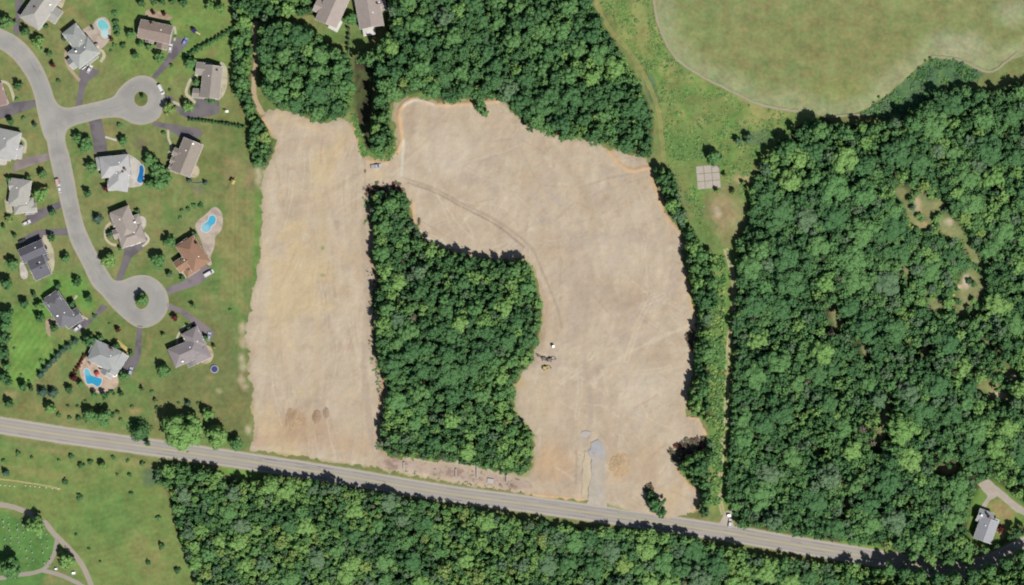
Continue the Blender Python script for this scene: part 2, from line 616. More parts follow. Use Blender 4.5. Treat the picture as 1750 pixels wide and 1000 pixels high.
HOUSE_CLEARING = [(1658, 872), (1668, 838), (1676, 820), (1698, 818), (1720, 838), (1750, 862), (1780, 880), (1780, 898), (1738, 902), (1714, 922), (1690, 936), (1662, 930), (1654, 908)]
WOODS = [CENTRAL, NORTH_W, NORTH_M, PENINSULA, HEDGE_W, EAST_STRIP, EAST, SOUTH]
FIELD = [(1112, -60), (1117, 0), (1125, 40), (1145, 85), (1165, 108), (1200, 131), (1250, 156), (1300, 179), (1365, 191), (1420, 200), (1455, 196), (1487, 183), (1530, 150), (1560, 122), (1590, 98), (1640, 102), (1690, 122), (1722, 104), (1760, 92), (1840, 70), (1840, -60)]
DITCH = [(1470, 196), (1500, 178), (1535, 150), (1562, 124), (1592, 101), (1640, 106), (1688, 126), (1664, 142), (1610, 150), (1590, 168), (1560, 190), (1520, 202)]


# ------------------------------------------------------------------ the ground
def ground_color(px, py):
    n1, n2, n3 = fbm(px, py, 60, 1), fbm(px, py, 22, 2), fbm(px, py, 140, 3)
    c = np.tile(alb(131, 140, 90), (len(px), 1))
    c = blend(c, alb(108, 139, 79), sstep(.45, .72, n1) * .8)
    c = blend(c, alb(152, 146, 98), sstep(.50, .75, n2) * .55)
    c = blend(c, alb(118, 130, 78), sstep(.5, .7, n3) * .5)
    P = lambda poly, soft: sstep(-soft, soft, signed(px, py, poly) + (n2 - .5) * soft * 3)
    # greener lawns of the north yards, the bright lawn of the south-west yard
    c = blend(c, alb(122, 152, 80), P([(200, -20), (400, -20), (420, 120), (300, 130), (285, 150), (240, 128), (215, 135), (190, 110)], 14) * .55)
    c = blend(c, alb(118, 158, 80), P([(20, 528), (52, 520), (72, 545), (92, 590), (110, 588), (66, 640), (40, 668), (16, 655), (18, 590)], 6) * .9)
    c = blend(c, alb(112, 158, 78), P([(92, 470), (140, 470), (165, 520), (150, 535), (120, 510), (70, 560), (60, 520)], 6) * .8)
    # mown strip beside the cleared field
    c = blend(c, alb(152, 146, 96), P([(384, 340), (432, 330), (430, 420), (415, 520), (380, 520), (375, 420)], 12) * .7 * (0.6 + .4 * (np.sin(px * .9) > 0)))
    c = blend(c, alb(110, 146, 76), (1 - sstep(3, 9, np.abs(px - 441 + (py - 380) * .04))) * (py > 320) * (py < 560) * .8)
    c = blend(c, alb(116, 124, 80), P([(300, 560), (425, 540), (430, 750), (380, 760), (330, 690), (260, 690)], 16) * .5)
    # the south-west meadow and the cemetery
    c = blend(c, alb(126, 146, 84), P([(-40, 760), (240, 785), (290, 850), (340, 1020), (150, 1020), (100, 920), (-40, 860)], 8) * .8)
    c = blend(c, alb(104, 142, 78), splat(px, py, 185, 880, 70, 60, 30, .8) * .7)
    c = blend(c, alb(156, 154, 100), splat(px, py, 60, 808, 90, 10, 8, .8) * .6)
    c = blend(c, alb(150, 148, 96), splat(px, py, 250, 950, 24, 70, -35, .8) * .6)
    c = blend(c, alb(160, 156, 104), splat(px, py, 235, 793, 40, 10, 8, .7) * .7)
    c = blend(c, alb(92, 140, 74), P([(-40, 872), (15, 876), (70, 900), (100, 930), (90, 960), (60, 1020), (-40, 1020)], 4) * .85)
    c = blend(c, alb(98, 120, 92), splat(px, py, 262, 815, 22, 18, 0, .4) * .8)
    c = blend(c, alb(142, 118, 84), splat(px, py, 296, 838, 16, 12, 0, .5) * .8)
    st1 = np.sin((px * .82 + py * .57) * .62)
    c = c * (1 + .07 * st1 * P([(20, 528), (52, 520), (72, 545), (92, 590), (110, 588), (66, 640), (40, 668), (16, 655), (18, 590)], 6))[:, None]
    c = c * (1 + .045 * np.sin(px * .7) * P([(250, 330), (440, 320), (430, 520), (340, 520), (380, 420), (300, 350)], 10))[:, None]
    c = c * (1 + .04 * np.sin((px - py * .6) * .6) * P([(180, 120), (235, 100), (300, 40), (400, 40), (380, 100), (300, 130), (200, 140)], 8))[:, None]
    c = c * (1 + .035 * np.sin((py + px * .3) * .6) * P([(130, 800), (240, 800), (330, 1000), (160, 1000)], 20))[:, None]
    # bare patches in the yards
    for x, y, rx, ry, rot, col, a in [(55, 232, 14, 8, 0, (160, 146, 98), .5), (190, 228, 14, 8, 20, (164, 148, 104), .5), (240, 245, 14, 12, 0, (112, 104, 88), .7), (395, 285, 20, 26, 0, (156, 142, 104), .6), (428, 300, 12, 26, 0, (158, 142, 110), .6),
                                      (180, 345, 40, 8, -15, (152, 146, 98), .5), (338, 325, 12, 10, 0, (140, 138, 116), .8), (40, 475, 34, 16, 10, (152, 144, 98), .5), (20, 675, 20, 8, 10, (168, 154, 112), .6), (232, 702, 16, 8, 0, (170, 148, 106), .7),
                                      (60, 700, 50, 14, 8, (140, 136, 88), .6), (90, 770, 30, 5, 8, (170, 156, 110), .6), (374, 668, 7, 5, 0, (192, 178, 140), .8), (360, 646, 7, 5, 0, (160, 148, 100), .8), (255, 590, 6, 26, 4, (156, 142, 96), .6),
                                      (150, 700, 70, 16, 8, (130, 132, 84), .5), (240, 760, 160, 5, 8, (150, 146, 104), .6), (300, 690, 60, 20, 0, (132, 130, 84), .5), (365, 90, 20, 10, -30, (150, 140, 98), .5), (405, 700, 24, 40, 0, (134, 128, 84), .5)]:
        c = blend(c, alb(*col), splat(px, py, x, y, rx, ry, rot, .8) * a)
    for x, y, rx, ry in [(414, 560, 6, 10), (416, 585, 8, 10), (412, 612, 5, 7), (416, 628, 7, 8), (412, 648, 6, 8), (418, 662, 6, 6), (442, 300, 6, 20), (424, 735, 5, 8)]:
        c = blend(c, alb(200, 184, 156), splat(px, py, x, y, rx * 1.3, ry * 1.3, 0, .95, int(y)) * .8)
    # the meadow of the north-east
    mead = P([(1010, -40), (1120, -40), (1130, 40), (1170, 110), (1300, 180), (1400, 195), (1290, 280), (1275, 390), (1245, 440), (1150, 290), (1118, 250), (1118, 190)], 5)
    mc = np.tile(alb(130, 146, 88), (len(px), 1))
    mc = blend(mc, alb(170, 168, 110), sstep(.42, .66, fbm(px, py, 30, 12)) * sstep(40, 110, py - 0 + 60) * (1 - sstep(185, 240, py)) * .9)
    mc = blend(mc, alb(108, 148, 76), sstep(.45, .7, fbm(px, py, 26, 15)) * .7)
    mc = blend(mc, alb(98, 124, 92), splat(px, py, 1112, 150, 12, 42, -18, .5) * .9)
    mc = blend(mc, alb(172, 168, 112), splat(px, py, 1095, 40, 14, 60, -12, .6) * .7)
    mc = blend(mc, alb(98, 122, 92), splat(px, py, 1300, 235, 34, 14, -15, .5) * .8)
    mc = blend(mc, alb(104, 140, 80), splat(px, py, 1180, 245, 40, 40, 0, .7) * .7)
    mc = blend(mc, alb(164, 150, 114), splat(px, py, 1238, 366, 40, 56, 0, .7) * .95)
    mc = blend(mc, alb(176, 160, 120), splat(px, py, 1270, 305, 20, 14, 0, .6) * .8)
    mc = blend(mc, alb(196, 184, 160), splat(px, py, 1226, 362, 6, 14, -25, .6) * .9)
    mc = blend(mc, alb(122, 132, 84), splat(px, py, 1212, 368, 5, 28, -28, .6) * .7)
    c = c + (mc - c) * mead[:, None]
    c = blend(c, alb(88, 122, 86), P(DITCH, 3) * .95)
    c = blend(c, alb(112, 146, 84), P(DITCH, 3) * sstep(.52, .66, fbm(px, py, 12, 19)) * .7)
    # woodland floor: leaf litter, moss and bare earth
    wood = np.zeros(len(px))
    for w in WOODS:
        wood = np.maximum(wood, sstep(0, 5, signed(px, py, w) + (n2 - .5) * 8))
    floor = blend(np.tile(alb(78, 84, 56), (len(px), 1)), alb(70, 96, 56), sstep(.4, .65, fbm(px, py, 14, 41)))
    floor = blend(floor, alb(98, 80, 64), sstep(.55, .7, fbm(px, py, 18, 44)) * .7)
    c = c + (floor - c) * wood[:, None]
    lane = (1 - sstep(12, 22, np.abs(px - 1231 - np.where(py < 560, (560 - py) * .06, 0)) + (n2 - .5) * 10)) * sstep(420, 440, py) * (1 - sstep(868, 884, py))
    c = blend(c, alb(112, 152, 78), lane * .9)
    c = blend(c, alb(150, 156, 98), lane * sstep(.5, .64, fbm(px, py, 12, 46)) * .7)
    scrub = np.maximum(splat(px, py, 1605, 430, 120, 120, 0, .6, 47), splat(px, py, 1705, 650, 60, 50, 0, .6, 49))
    c = blend(c, alb(116, 134, 82), scrub * .75)
    c = blend(c, alb(152, 146, 100), scrub * sstep(.5, .66, fbm(px, py, 16, 48)) * .8)
    # gully between the two northern woods, floor painted darker for the tree shade there
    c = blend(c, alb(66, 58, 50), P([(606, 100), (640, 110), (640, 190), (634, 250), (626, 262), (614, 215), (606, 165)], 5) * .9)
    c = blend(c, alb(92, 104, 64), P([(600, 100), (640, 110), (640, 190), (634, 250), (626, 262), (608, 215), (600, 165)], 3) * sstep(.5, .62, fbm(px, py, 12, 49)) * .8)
    c = blend(c, alb(112, 142, 74), (1 - sstep(2, 8, n2 * 8 - 4 + seg_dist(px, py, [(604, 200), (611, 225), (622, 262), (645, 272), (668, 262)]))) * .9)
    # clearings in the eastern wood
    for i, (x, y, rx, ry, rot) in enumerate(CLEARINGS):
        c = blend(c, alb(156, 158, 112), splat(px, py, x, y, rx, ry, rot, .7, 50 + i) * .9)
    for x, y, rx, ry, col in [(1568, 352, 8, 22, (188, 172, 140)), (1578, 384, 12, 8, (182, 164, 124)), (1622, 380, 10, 8, (200, 184, 158)), (1660, 388, 16, 8, (178, 160, 128)), (1652, 482, 8, 14, (214, 202, 184)), (1640, 490, 10, 5, (200, 180, 156)), (1706, 676, 14, 7, (206, 188, 170)), (1732, 644, 6, 6, (200, 190, 160)), (1622, 804, 14, 6, (190, 160, 116)), (1434, 560, 5, 8, (190, 168, 120)), (1512, 716, 4, 18, (188, 176, 146))]:
        c = blend(c, alb(*col), splat(px, py, x, y, rx, ry, 0, .6, int(x)) * .95)
    hc = P(HOUSE_CLEARING, 5)
    c = blend(c, alb(118, 150, 78), hc * .9)
    c = blend(c, alb(176, 154, 112), splat(px, py, 1712, 872, 26, 20, 30, .6) * .9)
    c = blend(c, alb(172, 148, 110), splat(px, py, 1712, 905, 10, 16, 0, .6) * .8)
    # bright grass verge on the bend under the eastern wood
    c = blend(c, alb(120, 164, 76), (1 - sstep(3, 9, seg_dist(px, py, [(1440, 928), (1480, 936), (1520, 944)]))) * .9)
    c = blend(c, alb(112, 156, 76), (1 - sstep(4, 9, seg_dist(px, py, [(385, 803), (420, 809), (445, 811)]))) * .9)
    c = blend(c, alb(150, 148, 96), (1 - sstep(14, 21, seg_dist(px, py, ROAD))) * .6 * (0.5 + n2))
    return c


def axis(lo, hi, step):
    a = np.arange(lo, hi + step, step)
    far = np.array([150, 400, 900, 2000, 4500, 9000, 18000])
    return np.concatenate([lo - far[::-1], a, a[-1] + far])


gx = axis(-30, 1780, 3.6)
gy = axis(-30, 1030, 3.6)
GX, GY = np.meshgrid(gx, gy)
pxx, pyy = GX.ravel(), GY.ravel()
nx, ny = len(gx), len(gy)
idx = np.arange(nx * ny).reshape(ny, nx)
quads = np.stack([idx[1:, :-1], idx[1:, 1:], idx[:-1, 1:], idx[:-1, :-1]], -1).reshape(-1, 4)
gme = new_mesh('ground', np.column_stack([(pxx - 875) * S, (500 - pyy) * S, np.zeros(len(pxx))]).tolist(), quads.tolist(), GROUND)
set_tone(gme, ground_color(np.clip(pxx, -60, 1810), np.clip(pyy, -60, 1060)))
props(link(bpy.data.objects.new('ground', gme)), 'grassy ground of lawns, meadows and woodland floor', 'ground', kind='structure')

# ------------------------------------------------------------------ cleared field of bare earth
BERMS = [[(676, 262), (686, 240), (682, 210), (684, 186), (705, 168), (745, 178), (800, 176), (850, 172)], [(604, 216), (614, 245), (626, 272), (660, 278)], [(1040, 258), (1062, 284), (1085, 292), (1110, 287), (1120, 320), (1140, 372), (1166, 402), (1171, 450), (1180, 510), (1190, 552), (1184, 600)],
         [(704, 345), (706, 378), (722, 410), (750, 426), (800, 438), (830, 446)], [(1178, 712), (1198, 716), (1206, 742)], [(1158, 802), (1180, 830), (1195, 845), (1195, 862), (1184, 872)], [(650, 690), (656, 650)], [(900, 845), (960, 852), (1000, 856)], [(433, 190), (448, 200), (470, 250)]]
PALE_BERMS = [[(712, 388), (724, 404), (752, 416), (785, 424), (800, 430)], [(690, 180), (715, 170), (740, 178)], [(690, 240), (688, 275), (686, 300)]]
TRACKS = [([(690, 304), (740, 322), (790, 348), (850, 378), (905, 420), (925, 460), (950, 520), (960, 560)], 3.2, (168, 150, 128), .6), ([(696, 312), (745, 330), (790, 354), (850, 386), (895, 422)], 2.0, (154, 136, 116), .75),
          ([(1190, 552), (1140, 572), (1085, 598), (1040, 625), (1015, 660)], 5.0, (206, 190, 164), .75), ([(620, 292), (560, 330), (500, 350)], 6, (172, 154, 130), .35), ([(1000, 620), (1010, 700), (1000, 760)], 8, (176, 160, 138), .5), ([(1105, 292), (1040, 305), (990, 322)], 2.5, (172, 154, 132), .6), ([(1110, 302), (1050, 320), (1000, 340)], 2, (176, 158, 136), .5),
          ([(540, 270), (548, 420), (540, 600), (530, 740)], 10, (200, 180, 142), .4), ([(620, 380), (628, 500), (622, 620), (636, 760)], 8, (178, 160, 140), .55), ([(470, 300), (462, 430), (450, 560), (446, 700)], 8, (204, 188, 160), .5), ([(908, 460), (934, 520), (926, 580)], 5, (188, 158, 130), .6), ([(985, 770), (984, 830)], 2.5, (164, 146, 128), .6), ([(940, 250), (1000, 330), (1020, 440), (1060, 520)], 9, (180, 160, 132), .3)]


def dirt_color(px, py):
    a, b, d = fbm(px, py, 50, 61, 5), fbm(px, py, 16, 62, 4), fbm(px * 1.6, py * .7, 22, 63, 4)
    c = np.tile(alb(196, 178, 152), (len(px), 1))
    c = blend(c, alb(188, 168, 142), sstep(.45, .7, a) * .7)
    c = blend(c, alb(206, 190, 165), sstep(.50, .75, d) * .5)
    c = blend(c, alb(180, 160, 136), sstep(.56, .78, b) * .45)
    c = blend(c, alb(204, 182, 140), sstep(.5, .7, fbm(px, py, 70, 66)) * sstep(640, 560, px) * .7)
    c = blend(c, alb(180, 164, 146), sstep(.52, .74, fbm(px, py, 34, 69)) * sstep(700, 820, px) * .5)
    for x, y, rx, ry, rot, col, al in [(520, 735, 60, 36, 0, (182, 152, 122), .7), (530, 690, 26, 12, 10, (170, 154, 134), .6), (505, 718, 20, 22, 0, (176, 140, 104), .6), (600, 760, 60, 22, 6, (190, 164, 132), .6), (450, 750, 22, 16, 0, (194, 164, 132), .7),
                                       (945, 790, 50, 42, 0, (198, 166, 128), .75), (1058, 800, 24, 30, 0, (200, 166, 122), .8), (1100, 790, 40, 60, 20, (190, 168, 136), .6), (1000, 500, 40, 70, -10, (184, 166, 142), .5), (1080, 500, 44, 34, -30, (182, 160, 132), .55),
                                       (690, 300, 30, 14, 10, (206, 190, 166), .6), (770, 270, 50, 40, 0, (206, 192, 170), .5), (700, 205, 14, 30, 12, (172, 152, 130), .6), (940, 420, 26, 36, -35, (186, 162, 134), .5), (1040, 440, 60, 40, 0, (206, 190, 166), .45), (1100, 660, 70, 44, 0, (206, 192, 168), .55),
                                       (560, 330, 60, 40, 0, (204, 184, 150), .4), (480, 560, 46, 80, 0, (204, 184, 146), .45), (480, 215, 22, 10, 10, (186, 168, 148), .5), (1090, 250, 18, 8, 20, (176, 158, 138), .6), (640, 430, 12, 60, 0, (166, 148, 130), .6), (645, 300, 20, 10, 0, (204, 184, 146), .7), (900, 300, 26, 30, 0, (188, 168, 136), .4), (1150, 850, 30, 26, 0, (204, 180, 144), .6), (930, 680, 40, 44, 0, (198, 178, 146), .5)]:
        c = blend(c, alb(*col), splat(px, py, x, y, rx, ry, rot, .8, int(x + y)) * al)
    wg = random.Random(77)
    for k in range(280):          # wheel marks of the grading machines
        x, y = wg.uniform(440, 1190), wg.uniform(190, 860)
        side = x < 650
        a0 = wg.gauss(1.55, .16) if side else wg.choice((wg.gauss(.5, .25), wg.gauss(1.4, .3), wg.gauss(2.5, .3)))
        ln = [(x, y)]
        n = wg.randint(4, 11)
        for q in range(n):
            a0 += wg.gauss(0, .09)
            ln.append((ln[-1][0] + 11 * math.cos(a0), ln[-1][1] + 11 * math.sin(a0)))
        L = np.array(ln)
        m = (px > L[:, 0].min() - 8) & (px < L[:, 0].max() + 8) & (py > L[:, 1].min() - 8) & (py < L[:, 1].max() + 8)
        if not m.any():
            continue
        dd = np.abs(seg_dist(px[m], py[m], ln) - wg.choice((0, 0, 3.2)))
        colr = alb(214, 199, 174) if wg.random() < .5 else alb(170, 150, 128)
        c[m] = blend(c[m], colr, (1 - sstep(.6, 2.0, dd)) * wg.uniform(.2, .5) * sstep(.32, .55, b[m]))
    for ln, w, col, al in TRACKS:
        dd = seg_dist(px, py, smooth_line(ln, 10)) + (b - .5) * w
        c = blend(c, alb(*col), (1 - sstep(w * .35, w, dd)) * al)
    for ln in BERMS:
        dd = seg_dist(px, py, smooth_line(ln, 10)) + (b - .5) * 5
        c = blend(c, alb(212, 176, 134), (1 - sstep(1.5, 6.5, dd)) * .85)
    for ln in PALE_BERMS:
        dd = seg_dist(px, py, smooth_line(ln, 10)) + (b - .5) * 3
        c = blend(c, alb(214, 206, 186), (1 - sstep(1, 4, dd)) * .8)
    # red-brown earth and green regrowth round the central wood and along the road
    dw = -signed(px, py, CENTRAL)
    c = blend(c, alb(176, 142, 112), (1 - sstep(2, 12, dw + (b - .5) * 12)) * .6 * sstep(700, 680, px))
    c = blend(c, alb(140, 152, 84), (1 - sstep(0, 5, dw + (b - .5) * 9)) * .7 * sstep(860, 880, px))
    brush = (1 - sstep(4, 12, seg_dist(px, py, [(660, 792), (740, 802), (820, 818), (900, 830)]) + (b - .5) * 12))
    c = blend(c, alb(186, 164, 148), brush * .8)
    c = blend(c, alb(150, 126, 112), brush * sstep(.5, .64, fbm(px, py, 9, 77)) * .8)
    edge = signed(px, py, DIRT)
    c = blend(c, alb(138, 142, 88), (1 - sstep(0, 4, edge + (b - .5) * 8)) * .45)
    c = blend(c, alb(122, 142, 78), splat(px, py, 552, 424, 5, 5, 0, .6) * .8)
    c = blend(c, alb(140, 146, 90), splat(px, py, 552, 470, 7, 4, 0, .6) * .6)
    c = blend(c, alb(150, 158, 96), splat(px, py, 1052, 868, 26, 5, 14, .7) * .9)
    c = blend(c, alb(198, 176, 122), splat(px, py, 890, 655, 10, 14, 0, .6) * .6)
    return c * np.array([1.075, 1.105, 1.17])


def dirt_relief(px, py):
    e = np.minimum(signed(px, py, DIRT), -signed(px, py, CENTRAL))
    k = sstep(0, 10, e)
    r = k * (0.10 + .55 * fbm(px, py, 22, 81, 4) ** 2 + .22 * fbm(px, py, 6, 82, 2) ** 2)
    for ln in BERMS:
        r = r + .45 * (1 - sstep(1, 5, seg_dist(px, py, smooth_line(ln, 10)))) * sstep(0, 4, e)
    return r


sheet('cleared_field', DIRT, 0.02, SOIL, dirt_color, grid=2.3, jag=9.0, holes=[CENTRAL], relief=dirt_relief, step=2.2, label='bare tan earth of the freshly cleared field around the central wood', cat='cleared field')


# ------------------------------------------------------------------ crop field, ditch, tracks
def field_color(px, py):
    a, b = fbm(px, py, 70, 91, 5), fbm(px, py, 26, 92, 4)
    c = np.tile(alb(138, 141, 94), (len(px), 1))
    c = blend(c, alb(130, 146, 92), sstep(.40, .68, a) * .6)
    c = blend(c, alb(146, 142, 96), sstep(.45, .7, b) * .5)
    c = blend(c, alb(138, 136, 88), splat(px, py, 1420, 70, 240, 70, 0, .8) * .5)
    d = signed(px, py, FIELD)
    c = blend(c, alb(166, 168, 132), (1 - sstep(10, 46, d + (b - .5) * 30)) * .55)
    c = blend(c, alb(170, 168, 138), splat(px, py, 1640, 76, 60, 28, 10, .8) * .7)
    c = blend(c, alb(146, 152, 92), splat(px, py, 1430, 150, 70, 24, 0, .8) * .5)
    c = blend(c, alb(172, 170, 142), splat(px, py, 1730, 20, 40, 30, 0, .8) * .6)
    c = blend(c, alb(116, 140, 78), splat(px, py, 1260, 180, 60, 10, 24, .7) * .4)
    return c * np.array([1.05, 1.10, 1.10])


sheet('crop_field', FIELD, 0.02, GROUND, field_color, grid=5.0, jag=1.5, relief=lambda x, y: .25 * fbm(x, y, 30, 7) * sstep(0, 10, signed(x, y, FIELD)), label='dry olive crop field with a pale margin north of the eastern wood', cat='field')
T1, T2 = alb(174, 168, 142), alb(152, 154, 112)
ribbon('path', FIELD[1:9], (-2.6, -1.1, 0, 1.1, 2.6), [T2, T1, T1, T1, T2], 0.32, SOIL, 'pale curved farm track along the western edge of the crop field', 'path', noise=1.5)
ribbon('path', [(1420, 200), (1455, 197), (1490, 196), (1524, 186)], (-2.5, 0, 2.5), [T2, T1, T2], 0.31, SOIL, 'short pale track below the crop field beside the ditch', 'path', noise=1.2)
ribbon('path', [(1592, 97), (1640, 103), (1690, 123), (1722, 104), (1740, 90)], (-2.6, 0, 2.6), [T2, T1, T2], 0.31, SOIL, 'pale angled track at the north-east corner of the crop field', 'path', noise=1.2)
G1, G2 = alb(138, 148, 90), alb(158, 154, 104)
ribbon('path', [(1012, -20), (1022, 12), (1042, 50), (1078, 92), (1104, 135), (1124, 185), (1131, 235), (1135, 275)], (-4, -1.8, 0, 1.8, 4), [G1, G2, G1, G2, G1], 0.012, GROUND, 'grassy two-rut trail running down past the northern wood', 'path', noise=2.0)
P1, P2 = alb(196, 184, 152), alb(150, 160, 100)
ribbon('path', [(1240, 425), (1252, 470), (1254, 510), (1252, 545), (1246, 580), (1243, 620), (1241, 680), (1240, 725), (1233, 790), (1231, 850), (1236, 880)], (-4.5, -2, 0, 2, 4.5), [P2, P1, P2, P1, P2], 0.012, GROUND, 'narrow pale track between the eastern wood and the field hedge', 'path', noise=1.5)
L1 = alb(194, 172, 142)
ribbon('path', [(437, 36), (434, 70), (438, 100), (433, 140), (437, 170), (446, 190), (462, 205)], (-3.6, 0, 3.6), [L1, L1, L1], 0.014, SOIL, 'bare earth lane leading north between the western hedges', 'path', noise=2.5)

# ------------------------------------------------------------------ streets and road
CST = alb(168, 167, 163)


def street_color(px, py):
    a = fbm(px, py, 30, 21, 4)
    c = np.tile(CST, (len(px), 1))
    c = blend(c, alb(158, 156, 153), sstep(.5, .7, a) * .7)
    c = blend(c, alb(182, 179, 173), sstep(.5, .72, fbm(px, py, 18, 23)) * .6)
    e = signed(px, py, STREET)
    c = blend(c, alb(188, 182, 166), (1 - sstep(1, 4, e)) * .7)
    for ctr in ((241, 169), (242.5, 514)):
        r = np.hypot(px - ctr[0], py - ctr[1])
        c = blend(c, alb(158, 154, 148), (1 - sstep(2, 5, np.abs(r - 27))) * .4)
    return c


sheet('street', smooth_line(STREET, 3, True), 0.03, PAVE, street_color, grid=5, step=3, holes=[ISLE1, ISLE2], label='pale residential street with two round turning ends', cat='street')
ribbon('kerb', smooth_line(STREET, 3, True), (-1.1, -1.0, .2, .3), [alb(190, 184, 168)] * 4, 0.02, KERB, 'low concrete kerb edging the residential street', 'kerb', closed=True, zoff=(-.02, .06, .06, -.0))
for k, (isl, nm) in enumerate(((ISLE1, 'northern'), (ISLE2, 'southern'))):
    sheet('traffic_island', isl, 0.12, GROUND, const(alb(122, 134, 80)), grid=3, step=3, label='round grass island in the %s turning circle' % nm, cat='island')
    ribbon('kerb', isl, (-.9, -.8, .6, .7), [alb(182, 168, 148)] * 4, 0.03, KERB, 'pale kerb ring round the %s turning-circle island' % nm, 'kerb', closed=True, zoff=(0, .12, .12, 0))

street_ob = bpy.data.objects['street']
sg = random.Random(8)
for mid in ([(96, 190), (98, 250), (112, 310), (122, 370), (138, 420), (160, 456), (185, 492), (210, 505)], [(20, 76), (50, 104), (72, 146), (86, 180)], [(110, 200), (150, 192), (200, 182), (222, 170)]):
    ml = smooth_line(mid, 3)
    ribbon('tar_seam', ml, (-.22, .22), [alb(150, 146, 143)] * 2, 0.036, PAVE, parent=street_ob, noise=.25, smooth=False)
    for k in range(7):
        i = sg.randrange(1, max(2, len(ml) - 9))
        off = sg.uniform(-9, 9)
        seg = [(x + sg.uniform(-.6, .6), y + sg.uniform(-.6, .6)) for x, y in ml[i:i + sg.randint(3, 8)]]
        if len(seg) > 2:
            ribbon('tar_seam', seg, (off - .2, off + .2), [alb(148, 144, 142)] * 2, 0.0385, PAVE, parent=street_ob, noise=.2, smooth=False)
for (x, y) in ((97, 215), (118, 352), (168, 462), (150, 194), (228, 150)):
    m = MB().prism([(a_, b_) for a_, b_ in circle(0, 0, .4, 14)], .03, .045)
    o = m.build('manhole_cover', KERB, street_ob)
    o.location = (*W(x, y), 0)

A, B_, Cc, Dd = alb(188, 183, 170), alb(179, 174, 166), alb(170, 164, 159), alb(182, 177, 163)
road = ribbon('road', ROAD, (-15.5, -13.2, -12.2, -9.2, -6, -3, -1.2, 1.2, 3, 6, 9.2, 12.2, 13.2, 15.5), [alb(166, 158, 120), A, B_, Cc, B_, Cc, Dd, Dd, Cc, B_, Cc, B_, A, alb(166, 158, 120)], 0.034, PAVE, 'two-lane country road crossing below the cleared field', 'road', noise=1.2)
for d in (-.55, .55):
    ribbon('centre_line', ROAD, (d - .26, d + .26), [alb(200, 180, 110)] * 2, 0.042, YELLOW, parent=road)
for d in (-12.0, 12.0):
    ribbon('edge_line', ROAD, (d - .25, d + .25), [alb(210, 206, 200)] * 2, 0.042, WHITE, parent=road)
crk = random.Random(5)
roadline = smooth_line(ROAD, 3.0)
for k in range(60):
    i = crk.randrange(40, len(roadline) - 60)
    off = crk.choice((-9.2, -3.2, 3.2, 9.0, -6.0)) + crk.uniform(-1, 1)
    n = crk.randint(4, 14)
    seg = roadline[i:i + n]
    if len(seg) > 3:
        ribbon('tar_seam', seg, (off - .35, off + .35), [alb(142, 136, 138)] * 2, 0.039, PAVE, parent=road, noise=.3, smooth=False)

# ------------------------------------------------------------------ driveways, walks, terraces
DR = {
    'the pink-brown house': [(-8, 183), (17, 176), (60, 170.6), (62, 182), (30, 194), (-8, 207)],
    'the house with the teal pool': [(135, 119), (148, 111), (172, 123), (152, 138), (145, 152), (139.5, 183), (128, 184), (135, 150)],
    'the brown gabled house': [(291, 66), (318, 64), (322, 73), (306, 92), (285, 116), (267, 135), (259, 132), (280, 105), (290, 88)],
    'the house with the white east terrace': [(280, 162), (293, 165), (307, 180), (318, 191), (334, 180), (336, 165), (352, 164), (375, 174), (375, 193), (357, 199), (322, 203), (308, 197), (297, 178), (281, 171)],
    'the house under the long hedge': [(262, 207), (276, 209), (298, 213), (343, 221), (346, 231), (332, 239), (307, 235), (287, 221), (262, 215)],
    'the pale house with the blue pool': [(151, 205), (173, 203), (180.6, 236), (184, 262), (161, 264), (158, 236)],
    'the white-roofed house at the frame edge': [(84, 261), (88, 272.6), (56, 282), (21, 295), (25, 278), (42, 270)],
    'the pale house by the parked trailer': [(102, 344), (106, 354), (82.6, 368), (53, 385), (44, 380), (46, 362), (60, 360), (84, 352)],
    'the dark slate house': [(114, 390), (118, 402.6), (90, 403), (70, 415), (35, 419), (33, 409.6), (63, 393)],
    'the taupe house': [(217, 416), (244, 412), (246, 423.5), (224, 441), (208, 481), (197, 480), (209, 446), (213, 426)],
    'the brown-roofed house': [(324, 474), (347, 453), (359, 457), (361, 470), (339, 487), (287, 504), (284, 492), (310, 482)],
    'the grey house by the conifer row': [(120, 559), (137, 545), (156, 545), (174, 520), (186, 524), (161, 546), (141, 566), (126, 568)],
    'the house with the angular pool': [(234, 556), (243.5, 557), (241, 606), (236, 623), (224, 641), (206, 636), (216, 608), (230, 606)],
    'the grey house near the trampoline': [(285, 518), (312, 528), (344.5, 550), (367, 568), (360, 581), (344, 577), (330, 564), (325, 548), (307, 535), (285, 529)],
    'the light grey house at the frame corner': [(24, -12), (42, -12), (36, 25), (32, 62), (22, 55), (27, 25)],
}
dcol = lambda base: (lambda px, py: blend(np.tile(alb(*base), (len(px), 1)), alb(base[0] - 18, base[1] - 18, base[2] - 14), sstep(.45, .7, fbm(px, py, 12, 33))))
for i, (who, poly) in enumerate(DR.items()):
    base = (126, 121, 124)
    if i in (6,):
        base = (158, 147, 144)
    if i in (10, 13):
        base = (142, 132, 136)
    sheet('driveway', poly, 0.02 + .0009 * i, DRIVE, dcol(base), grid=5, step=3, jag=.5, label='asphalt driveway of ' + who, cat='driveway')
sheet('driveway', [(1670, 826), (1690, 819), (1712, 838), (1735, 858), (1775, 885), (1775, 896), (1735, 873), (1705, 848), (1692, 856), (1682, 874), (1675, 869), (1688, 848)], 0.02, GRAVEL, const(alb(186, 176, 164)), grid=5, step=3, jag=1.5, label='pale gravel driveway of the house in the eastern wood', cat='driveway')
sheet('track_mouth', [(1228, 896), (1240, 874), (1250, 872), (1254, 902)], 0.045, GRAVEL, const(alb(192, 182, 168)), grid=5, step=3, jag=1.0, label='pale gravel mouth of the narrow track at the road', cat='track')
